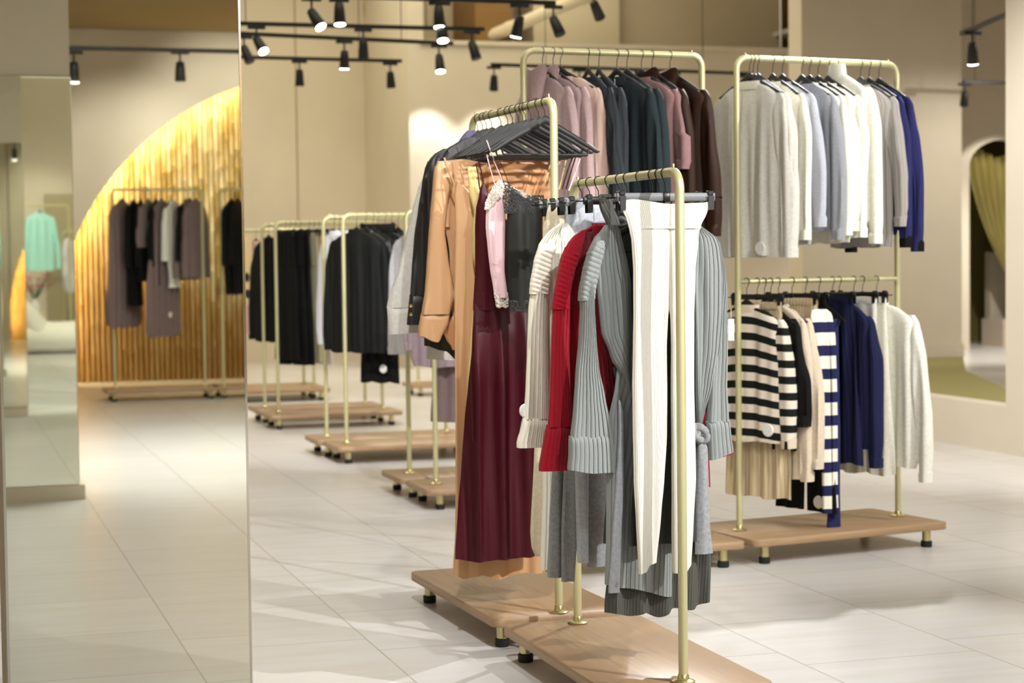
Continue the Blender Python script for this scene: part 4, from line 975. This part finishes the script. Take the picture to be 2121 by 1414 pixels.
T.part('cuff', H_RED, [(880, 1132), (905, 1127), (930, 1123), (966, 1117)], [(880, 1186), (930, 1186), (972, 1186)], y=-.026, thick=.026, ribs=RIB, seed=33, parent=s_, ramp=0, nt=8)
s_ = T.part('sleeve', H_RED, [(560, 1466), (760, 1462), (900, 1462)], [(560, 1482), (760, 1490), (900, 1500)], y=.0, thick=.018, ribs=RIB, seed=34)
T.part('cuff', H_RED, [(896, 1462), (950, 1463)], [(896, 1506), (944, 1519)], y=.0, thick=.022, ribs=RIB, seed=35, parent=s_, ramp=0, nt=6, bot=[(0, 2), (1, -8)])
mb = panel(T.chain([(462, 1222), (492, 1226)]), T.chain([(462, 1250), (492, 1256)]), y0=-.012, thick=.022, ribs=(.012, .002), nt=5, ramp=0); mb.build('collar', H_RED, T.t)
tag(T.t, 'crimson ribbed cardigan between the cream and the grey one', 'cardigan')
hang(None, 'black_long', frail(1326), radians(1), '', '', 'charcoal hanger carrying the crimson cardigan', hgroup='wooden hangers on the front rack')

# dark grey knit trousers folded over a clip
T = Traced('knit_trousers', frail(1300), radians(3))
T.part('waist_panel', H_DGREY, [(402, 1244), (412, 1238), (424, 1242), (450, 1252), (476, 1262)], [(402, 1266), (430, 1272), (450, 1280), (476, 1286)], y=0, thick=.012, ribs=(.012, .0015), folds=((.006, .04, 1),), seed=36, ramp=0)
T.part('trouser_leg', H_DGREY, [(470, 1262), (520, 1272), (620, 1278), (800, 1270), (1000, 1258), (1120, 1250)], [(470, 1290), (520, 1310), (620, 1330), (800, 1330), (1120, 1330)], y=.004, thick=.014, folds=((.012, .08, .2),), seed=37)
tag(T.t, 'dark grey knitted trousers folded at the clip, behind the grey cardigan', 'trousers')
chanced('clipdark', frail(1300), radians(2), 'black clip hanger of the folded dark grey trousers')

# cream sweater with rolled cuffs
T = Traced('ribbed_sweater', frail(1284), radians(0))
T.part('body', H_CREAM, [(462, 1160), (470, 1148), (490, 1132), (520, 1124), (600, 1122), (760, 1124), (930, 1130)], [(462, 1176), (480, 1190), (600, 1200), (760, 1210), (930, 1220)], y=0, thick=.018, ribs=RIB, folds=((.008, .09, -1.0),), seed=41)
s_ = T.part('sleeve', H_CREAM, [(470, 1148), (486, 1130), (505, 1117), (540, 1107), (590, 1099), (600, 1101), (640, 1096), (720, 1092), (800, 1088), (866, 1084)], [(470, 1164), (500, 1154), (540, 1140), (600, 1136), (700, 1134), (800, 1136), (866, 1138)], y=-.026, thick=.020, ribs=RIB, folds=((.005, .06, .5),), seed=42)
T.part('shoulder_cap', C_PL, [(506, 1116), (540, 1106), (590, 1098), (604, 1097)], [(506, 1154), (540, 1143), (608, 1137)], y=-.029, thick=.022, hr=(.0150, .0042, .35), ns=14, parent=s_, ramp=0)
T.part('cuff', H_CREAM, [(864, 1082), (890, 1078), (914, 1070)], [(864, 1138), (890, 1138), (924, 1138)], y=-.026, thick=.026, ribs=RIB, seed=43, parent=s_, ramp=0, nt=6)
mb = MB(); z, x = T.loc(1086, 850, -.03); mb.lathe((0, 0, 0), [(.003, -.005), (.020, -.004), (.022, 0), (.020, .004), (.003, .005)], 16); o = mb.build('security_tag', M_TAG, s_); o.location = (x, -.03, z); o.rotation_euler = (pi/2, 0, .5)
tag(T.t, 'cream ribbed sweater with rolled cuff, leftmost knit on the front rack', 'sweater')
hang(None, 'black_long', frail(1284), 0, '', '', 'charcoal hanger inside the cream ribbed sweater', hgroup='wooden hangers on the front rack')

# clipped bottoms further back
def clipped(px, rz, parts, lab, cat, name, hlab, kind='clip', y=0):
    T = Traced(name, frail(px), radians(rz))
    for k in parts: T.part(**k) if isinstance(k, dict) else None
    tag(T.t, lab, cat); chanced(kind, frail(px), radians(rz), hlab); return T
clipped(1262, 2, [dict(name='waist_panel', m=H_LMARL, Lp=[(414, 1190), (424, 1187), (452, 1187), (500, 1182), (600, 1180)], Rp=[(414, 1252), (440, 1258), (470, 1262), (500, 1270), (600, 1275)], thick=.016, folds=((.006, .06, .3),), seed=51, top=[(0, 2), (.3, -3), (.7, 2), (1, 0)]),
 dict(name='trouser_leg', m=H_LMARL, Lp=[(590, 1180), (900, 1190), (1164, 1198)], Rp=[(590, 1224), (900, 1222), (1000, 1218), (1164, 1218)], thick=.016, folds=((.006, .05, .3),), seed=52, y=-.02),
 dict(name='trouser_leg', m=H_MARL, Lp=[(590, 1222), (900, 1214), (1170, 1216)], Rp=[(590, 1275), (900, 1262), (1170, 1256)], thick=.016, folds=((.008, .06, .3),), seed=53, y=.01)],
 'light grey sweatpants with a clipped waistband', 'trousers', 'sweatpants', 'grey clip hanger holding the light grey sweatpants')
clipped(1240, 0, [dict(name='waist_panel', m=H_LMARL, Lp=[(410, 1168), (440, 1170), (600, 1165)], Rp=[(410, 1192), (440, 1200), (600, 1240)], thick=.014, folds=((.006, .05, .3),), seed=54),
 dict(name='trouser_leg', m=H_MARL, Lp=[(590, 1155), (900, 1146), (1100, 1138), (1194, 1134)], Rp=[(590, 1195), (900, 1175), (1100, 1168), (1194, 1166)], thick=.016, folds=((.006, .05, .3),), seed=55),
 dict(name='trouser_leg', m=H_MARL, Lp=[(590, 1180), (900, 1170), (1100, 1162), (1202, 1162)], Rp=[(590, 1230), (900, 1210), (1000, 1206), (1202, 1190)], thick=.016, folds=((.006, .05, .3),), seed=56, y=-.03)],
 'grey marl trousers whose hems hang lowest on the left of the front rack', 'trousers', 'sweatpants', 'grey clip hanger holding the grey marl trousers')
clipped(1222, -2, [dict(name='waist_panel', m=H_BEIGE, Lp=[(418, 1138), (436, 1132), (480, 1126), (600, 1120)], Rp=[(418, 1164), (440, 1168), (480, 1172), (600, 1190)], thick=.014, folds=((.006, .05, .3),), seed=57),
 dict(name='trouser_leg', m=H_CREAM, Lp=[(590, 1118), (1000, 1124), (1176, 1118)], Rp=[(590, 1150), (1000, 1150), (1178, 1146)], thick=.014, folds=((.005, .05, .3),), seed=58)],
 'cream trousers clipped next to the lace camisoles', 'trousers', 'knit_trousers', 'grey clip hanger holding the cream trousers')
clipped(1206, -3, [dict(name='skirt_panel', m=H_BEIGE, Lp=[(412, 1130), (470, 1126), (700, 1116), (900, 1108), (1100, 1097), (1136, 1100), (1150, 1110)], Rp=[(412, 1150), (470, 1160), (700, 1170), (900, 1160), (1100, 1156), (1150, 1156)], thick=.014, folds=((.008, .06, .2),), seed=59)],
 'long beige jersey skirt at the far end of the front rack', 'skirt', 'jersey_skirt', 'grey clip hanger at the far end holding the beige skirt')
clipped(1366, 4, [dict(name='skirt_panel', m=H_DARK, Lp=[(425, 1330), (600, 1320), (900, 1320), (1120, 1300)], Rp=[(425, 1430), (600, 1430), (900, 1436), (1120, 1440)], thick=.014, folds=((.010, .08, .2),), seed=60)],
 'dark grey skirt hidden between the white trousers and the grey cardigan', 'skirt', 'jersey_skirt', 'grey clip hanger right behind the white trousers')

# ------------------------------------------------------------------ taller rack: satin dresses and shirts
S_PEACH = C('peach_satin', (.80, .625, .455), .42, 'satin'); S_PEACH2 = C('apricot_lining_satin', (.76, .54, .36), .38, 'satin'); S_BURG = C('burgundy_satin', (.25, .015, .075), .42, 'satin', spec=.3)
S_GOLD = C('pale_gold_satin', (.84, .76, .50), .4, 'satin'); S_PINK = C('pale_pink_satin_cloth', (.92, .78, .80), .38, 'satin'); S_BLK = C('black_satin', (.085, .09, .07), .52, 'satin', spec=.3)
S_SHBLK = C('charcoal_shirt_satin', (.12, .115, .11), .45, 'satin'); S_WH = C('pale_grey_shirting', (.83, .815, .78), .7)
S_LACEW = C('ivory_lace', (.86, .82, .77), .7, 'lace'); S_LACEB = C('black_lace', (.09, .09, .08), .6, 'lace'); M_BTN = mat('brass_button', (.80, .68, .42), .3, metal=.9); M_VIOL = C('violet_satin', (.30, .26, .40), .5, 'satin')
def ghang(px, rz, lab, kind='grey', dz=0): return hang(None, kind, grail(px)+Vector((0, 0, dz)), radians(rz), '', '', lab, hgroup='dark hangers on the tall rack')
DZ = 0
# camisoles on the front hanger
T = Traced('camisole', grail(1129), radians(2))
T.part('body', S_BLK, [(398, 1058), (420, 1052), (470, 1049), (560, 1050), (600, 1052), (632, 1056)], [(398, 1066), (412, 1090), (425, 1124), (470, 1124), (632, 1124)], y=-.004, thick=.014, folds=((.008, .07, .4),), seed=71)
T.part('lace_edge', S_LACEB, [(382, 1046), (396, 1042), (412, 1040), (440, 1044)], [(382, 1056), (400, 1078), (424, 1100), (442, 1110)], y=-.020, thick=.002, seed=72, ns=24, ramp=0)
T.part('lace_edge', S_LACEB, [(404, 1090), (432, 1090)], [(404, 1126), (434, 1128)], y=-.020, thick=.002, seed=72, ns=24, ramp=0)
T.part('lace_hem', S_LACEB, [(622, 1052), (642, 1054)], [(622, 1125), (645, 1126)], y=-.016, thick=.004, seed=73, ns=24, ramp=0, hemwave=.003)
T.strap([(1046, 385), (1034, 350), (1018, 322)], S_BLK, .0013, -.012); T.strap([(1056, 385), (1040, 345), (1026, 310)], S_BLK, .0013, -.014)
tag(T.t, 'black satin camisole with black lace trim on thin straps', 'camisole')
T = Traced('camisole', grail(1118), radians(1))
T.part('body', S_PINK, [(400, 1012), (420, 1007), (470, 1006), (520, 1010), (560, 1014), (600, 1022), (616, 1024)], [(400, 1044), (430, 1048), (500, 1046), (560, 1044), (616, 1052)], y=-.004, thick=.014, folds=((.007, .05, .4),), seed=74)
T.part('lace_edge', S_LACEW, [(372, 1033), (388, 1020), (404, 1012), (420, 1004), (434, 1003)], [(372, 1040), (388, 1046), (400, 1044), (420, 1026), (434, 1012)], y=-.018, thick=.002, seed=75, ns=20, ramp=0)
T.part('lace_neckline', S_LACEW, [(378, 1040), (390, 1044), (402, 1056), (420, 1100), (430, 1120)], [(378, 1048), (390, 1068), (402, 1094), (414, 1130), (430, 1150)], y=-.012, thick=.002, seed=76, ns=20, ramp=0)
T.part('lace_hem', S_LACEW, [(606, 1022), (630, 1026)], [(606, 1052), (636, 1056)], y=-.014, thick=.003, seed=77, ns=16, ramp=0, hemwave=.003)
T.strap([(1040, 374), (1024, 335), (1008, 290)], S_PINK, .002, -.012); T.strap([(1026, 385), (1014, 345), (1008, 320)], S_PINK, .002, -.010)
T.strap([(1178, 395), (1192, 356), (1202, 328)], S_PINK, .0025, -.006)
tag(T.t, 'pale pink satin camisole with ivory lace, left of the black camisole', 'camisole')
ghang(1129, 2, 'frontmost charcoal wooden hanger with trouser bar on the tall rack', 'black_short', DZ)
ghang(1116, 1, 'charcoal hanger just behind the frontmost one on the tall rack', 'black_short', DZ)
# burgundy slip dress
T = Traced('slip_dress', grail(1100), radians(0))
T.part('bodice', S_BURG, [(378, 1000), (392, 994), (410, 991), (430, 986), (470, 984), (560, 984), (640, 980)], [(378, 1003), (400, 1012), (430, 1030), (470, 1060), (560, 1110), (640, 1120)], y=0, thick=.014, folds=((.006, .07, .4),), seed=81)
T.part('skirt_panel', S_BURG, [(630, 981), (720, 976), (800, 970), (880, 964), (960, 957), (1060, 948), (1146, 941)], [(630, 1122), (800, 1124), (960, 1126), (1146, 1128)], y=0, thick=.018, folds=((.016, .095, .05), (.006, .05, .15)), seed=82, bot=[(0, 0), (.25, 8), (.5, 6), (.8, 4), (1, 0)], nt=60)
T.part('side_tie', S_BURG, [(760, 974), (820, 976), (914, 978)], [(760, 977), (820, 979), (914, 981)], y=-.03, thick=.003, ns=6, ramp=0)
for q in ([(994, 392), (990, 360), (986, 338)], [(1004, 392), (998, 360), (992, 334)], [(1164, 392), (1176, 352), (1186, 326)], [(1172, 392), (1184, 352), (1192, 326)]): T.strap(q, S_BURG, .0025, -.004)
tag(T.t, 'long burgundy satin slip dress with thin straps', 'dress')
ghang(1100, 0, 'charcoal hanger carrying the burgundy slip dress', 'black_short', DZ)
# pale gold slip, a sliver
T = Traced('slip_dress', grail(1090), radians(0))
T.part('bodice', S_GOLD, [(345, 968), (400, 972), (440, 982), (470, 978), (520, 978), (560, 984), (900, 962)], [(345, 990), (400, 1000), (440, 990), (470, 984), (520, 990), (560, 992), (900, 1100)], y=0, thick=.010, folds=((.008, .07, .4),), seed=83)
T.strap([(1158, 392), (1166, 358), (1172, 332)], S_GOLD, .003, -.004); T.strap([(1128, 380), (1136, 356), (1142, 334)], S_GOLD, .003, -.004)
tag(T.t, 'pale gold satin slip dress, a narrow strip left of the burgundy dress', 'dress')
ghang(1089, 0, 'charcoal hanger carrying the pale gold slip dress', 'black_short', DZ)
# peach satin dress
T = Traced('slip_dress', grail(1076), radians(-1))
T.part('bodice', S_PEACH2, [(330, 1012), (400, 1012), (470, 990), (600, 980)], [(330, 1146), (400, 1150), (470, 1150), (600, 1140)], y=.03, thick=.010, folds=((.006, .12, 1.5), (.003, .06, 2)), seed=84)
T.part('skirt_panel', S_PEACH, [(376, 945), (400, 941), (480, 942), (560, 941), (640, 940), (800, 940), (1000, 942), (1100, 941), (1178, 937)], [(376, 950), (390, 964), (408, 978), (430, 992), (600, 1000), (800, 1060), (1178, 1124)], y=-.01, thick=.018, folds=((.016, .08, .05), (.005, .045, .1)), seed=85, bot=[(0, 0), (.12, 10), (.3, 4), (.5, 14), (.75, 4), (1, 8)], nt=64)
for q in ([(942, 384), (928, 352), (920, 326)], [(960, 382), (956, 350), (952, 334)]): T.strap(q, S_PEACH, .004, -.012)
T.strap([(1142, 380), (1152, 352), (1160, 334)], S_PEACH, .004, -.004)
tag(T.t, 'long peach satin dress reaching almost to the wooden base', 'dress')
ghang(1074, -1, 'charcoal hanger carrying the long peach dress', 'black_short', DZ)
# peach satin shirt
T = Traced('satin_shirt', grail(1064), radians(-2))
T.part('body', S_PEACH, [(334, 906), (345, 903), (420, 912), (520, 930), (640, 936), (720, 938)], [(334, 1010), (420, 1020), (600, 1030), (720, 1030)], y=.01, thick=.014, folds=((.008, .09, .3),), seed=86, top=[(0, 0), (.5, -4), (1, 4)])
s_ = T.part('sleeve', S_PEACH, [(336, 906), (350, 898), (390, 895), (440, 891), (500, 887), (560, 883), (600, 880), (650, 872)], [(336, 936), (350, 940), (420, 926), (480, 922), (540, 930), (580, 938), (612, 944), (632, 938), (650, 933)], y=-.022, thick=.026, folds=((.007, .07, .6),), seed=87)
T.part('cuff', S_PEACH, [(648, 872), (665, 869), (682, 866)], [(648, 933), (670, 930), (696, 914)], y=-.022, thick=.024, folds=(), seed=88, parent=s_, ramp=0, nt=6, bot=[(0, -2), (.8, 12), (1, 4)])
T.part('chest_pocket', S_PEACH, [(410, 916), (470, 916)], [(410, 934), (470, 932)], y=-.010, thick=.004, ns=8, nt=4, ramp=0)
T.part('tail', S_PEACH2, [(655, 935), (690, 918), (706, 926), (720, 936)], [(655, 942), (690, 944), (706, 944), (724, 944)], y=0, thick=.01, folds=((.006, .04, 2),), seed=89)
tag(T.t, 'peach satin shirt with a wide cuffed sleeve hanging left of the long dress', 'shirt')
ghang(1062, -2, 'charcoal hanger carrying the peach shirt', 'black_short', DZ)
# charcoal shirt with brass buttons
T = Traced('satin_shirt', grail(1040), radians(-3))
T.part('body', S_SHBLK, [(285, 965), (296, 945), (310, 920), (330, 900), (420, 896), (600, 884), (700, 878)], [(285, 990), (310, 1010), (420, 1010), (600, 1000), (718, 950)], y=.012, thick=.014, seed=91, folds=((.008, .09, .3),), bot=[(0, -4), (.6, 8), (1, 30)])
s_ = T.part('sleeve', S_SHBLK, [(308, 918), (316, 902), (326, 892), (345, 881), (380, 873), (430, 866), (500, 857), (560, 852), (612, 849)], [(308, 930), (330, 916), (380, 902), (430, 897), (500, 892), (560, 888), (612, 880)], y=-.020, thick=.022, folds=((.009, .05, .8),), seed=92)
c_ = T.part('cuff', S_SHBLK, [(610, 848), (640, 845), (664, 842)], [(610, 882), (640, 878), (668, 874)], y=-.020, thick=.024, seed=93, parent=s_, ramp=0, nt=6, bot=[(0, 4), (1, 4)])
for (x, y) in ((851, 633), (851, 651)):
    z, xx = T.loc(x, y, -.046); mb = MB(); mb.lathe((0, 0, 0), [(.002, -.002), (.0065, -.002), (.007, 0), (.005, .002), (.002, .0015)], 14); o = mb.build('brass_button', M_BTN, c_); o.location = (xx, -.046, z); o.rotation_euler = (pi/2, 0, 0); tag(o, 'small brass cuff button')
tag(T.t, 'charcoal satin shirt with two brass cuff buttons', 'shirt')
ghang(1038, -3, 'charcoal hanger carrying the charcoal shirt', 'black_short', DZ)
# pale grey shirt
T = Traced('cotton_shirt', grail(1020), radians(-4))
s_ = T.part('sleeve', S_WH, [(360, 880), (390, 866), (440, 852), (500, 838), (560, 824), (610, 806), (636, 801)], [(360, 900), (500, 892), (636, 884)], y=-.016, thick=.022, folds=((.004, .07, .6),), seed=94)
T.part('cuff', S_WH, [(634, 801), (660, 803), (692, 806)], [(634, 884), (660, 884), (690, 884)], y=-.016, thick=.022, seed=95, parent=s_, ramp=0, nt=6, bot=[(0, 0), (1, -3)])
T.part('body', S_WH, [(340, 905), (420, 900), (600, 890), (700, 884), (742, 884)], [(340, 1000), (600, 1000), (742, 960)], y=.014, thick=.014, seed=96, folds=((.006, .09, .3),), bot=[(0, 0), (1, 4)])
tag(T.t, 'pale grey shirt, its sleeve furthest left on the tall rack', 'shirt')
ghang(1019, -4, 'charcoal hanger carrying the pale grey shirt', 'black_short', DZ)
# violet blouse at the far end
T = Traced('satin_blouse', grail(996), radians(-4))
T.part('body', M_VIOL, [(270, 968), (284, 955), (300, 945), (320, 930), (420, 925), (600, 930)], [(270, 984), (300, 1000), (420, 1010), (600, 1010)], y=0, thick=.014, seed=97, folds=((.006, .09, .3),))
tag(T.t, 'dark violet blouse at the far end of the tall rack', 'blouse')
for px in (1008, 1000, 990):
    ghang(px, -5, {1008: 'third charcoal hanger from the far post of the tall rack', 1000: 'second charcoal hanger from the far post of the tall rack', 990: 'charcoal hanger closest to the far post of the tall rack'}[px], 'black_short', DZ)
for px in (1052, 1083): ghang(px, -2, {1052: 'bare charcoal hanger between the peach and the charcoal shirt', 1083: 'bare charcoal hanger between the peach and gold dresses'}[px], 'black_short', DZ)
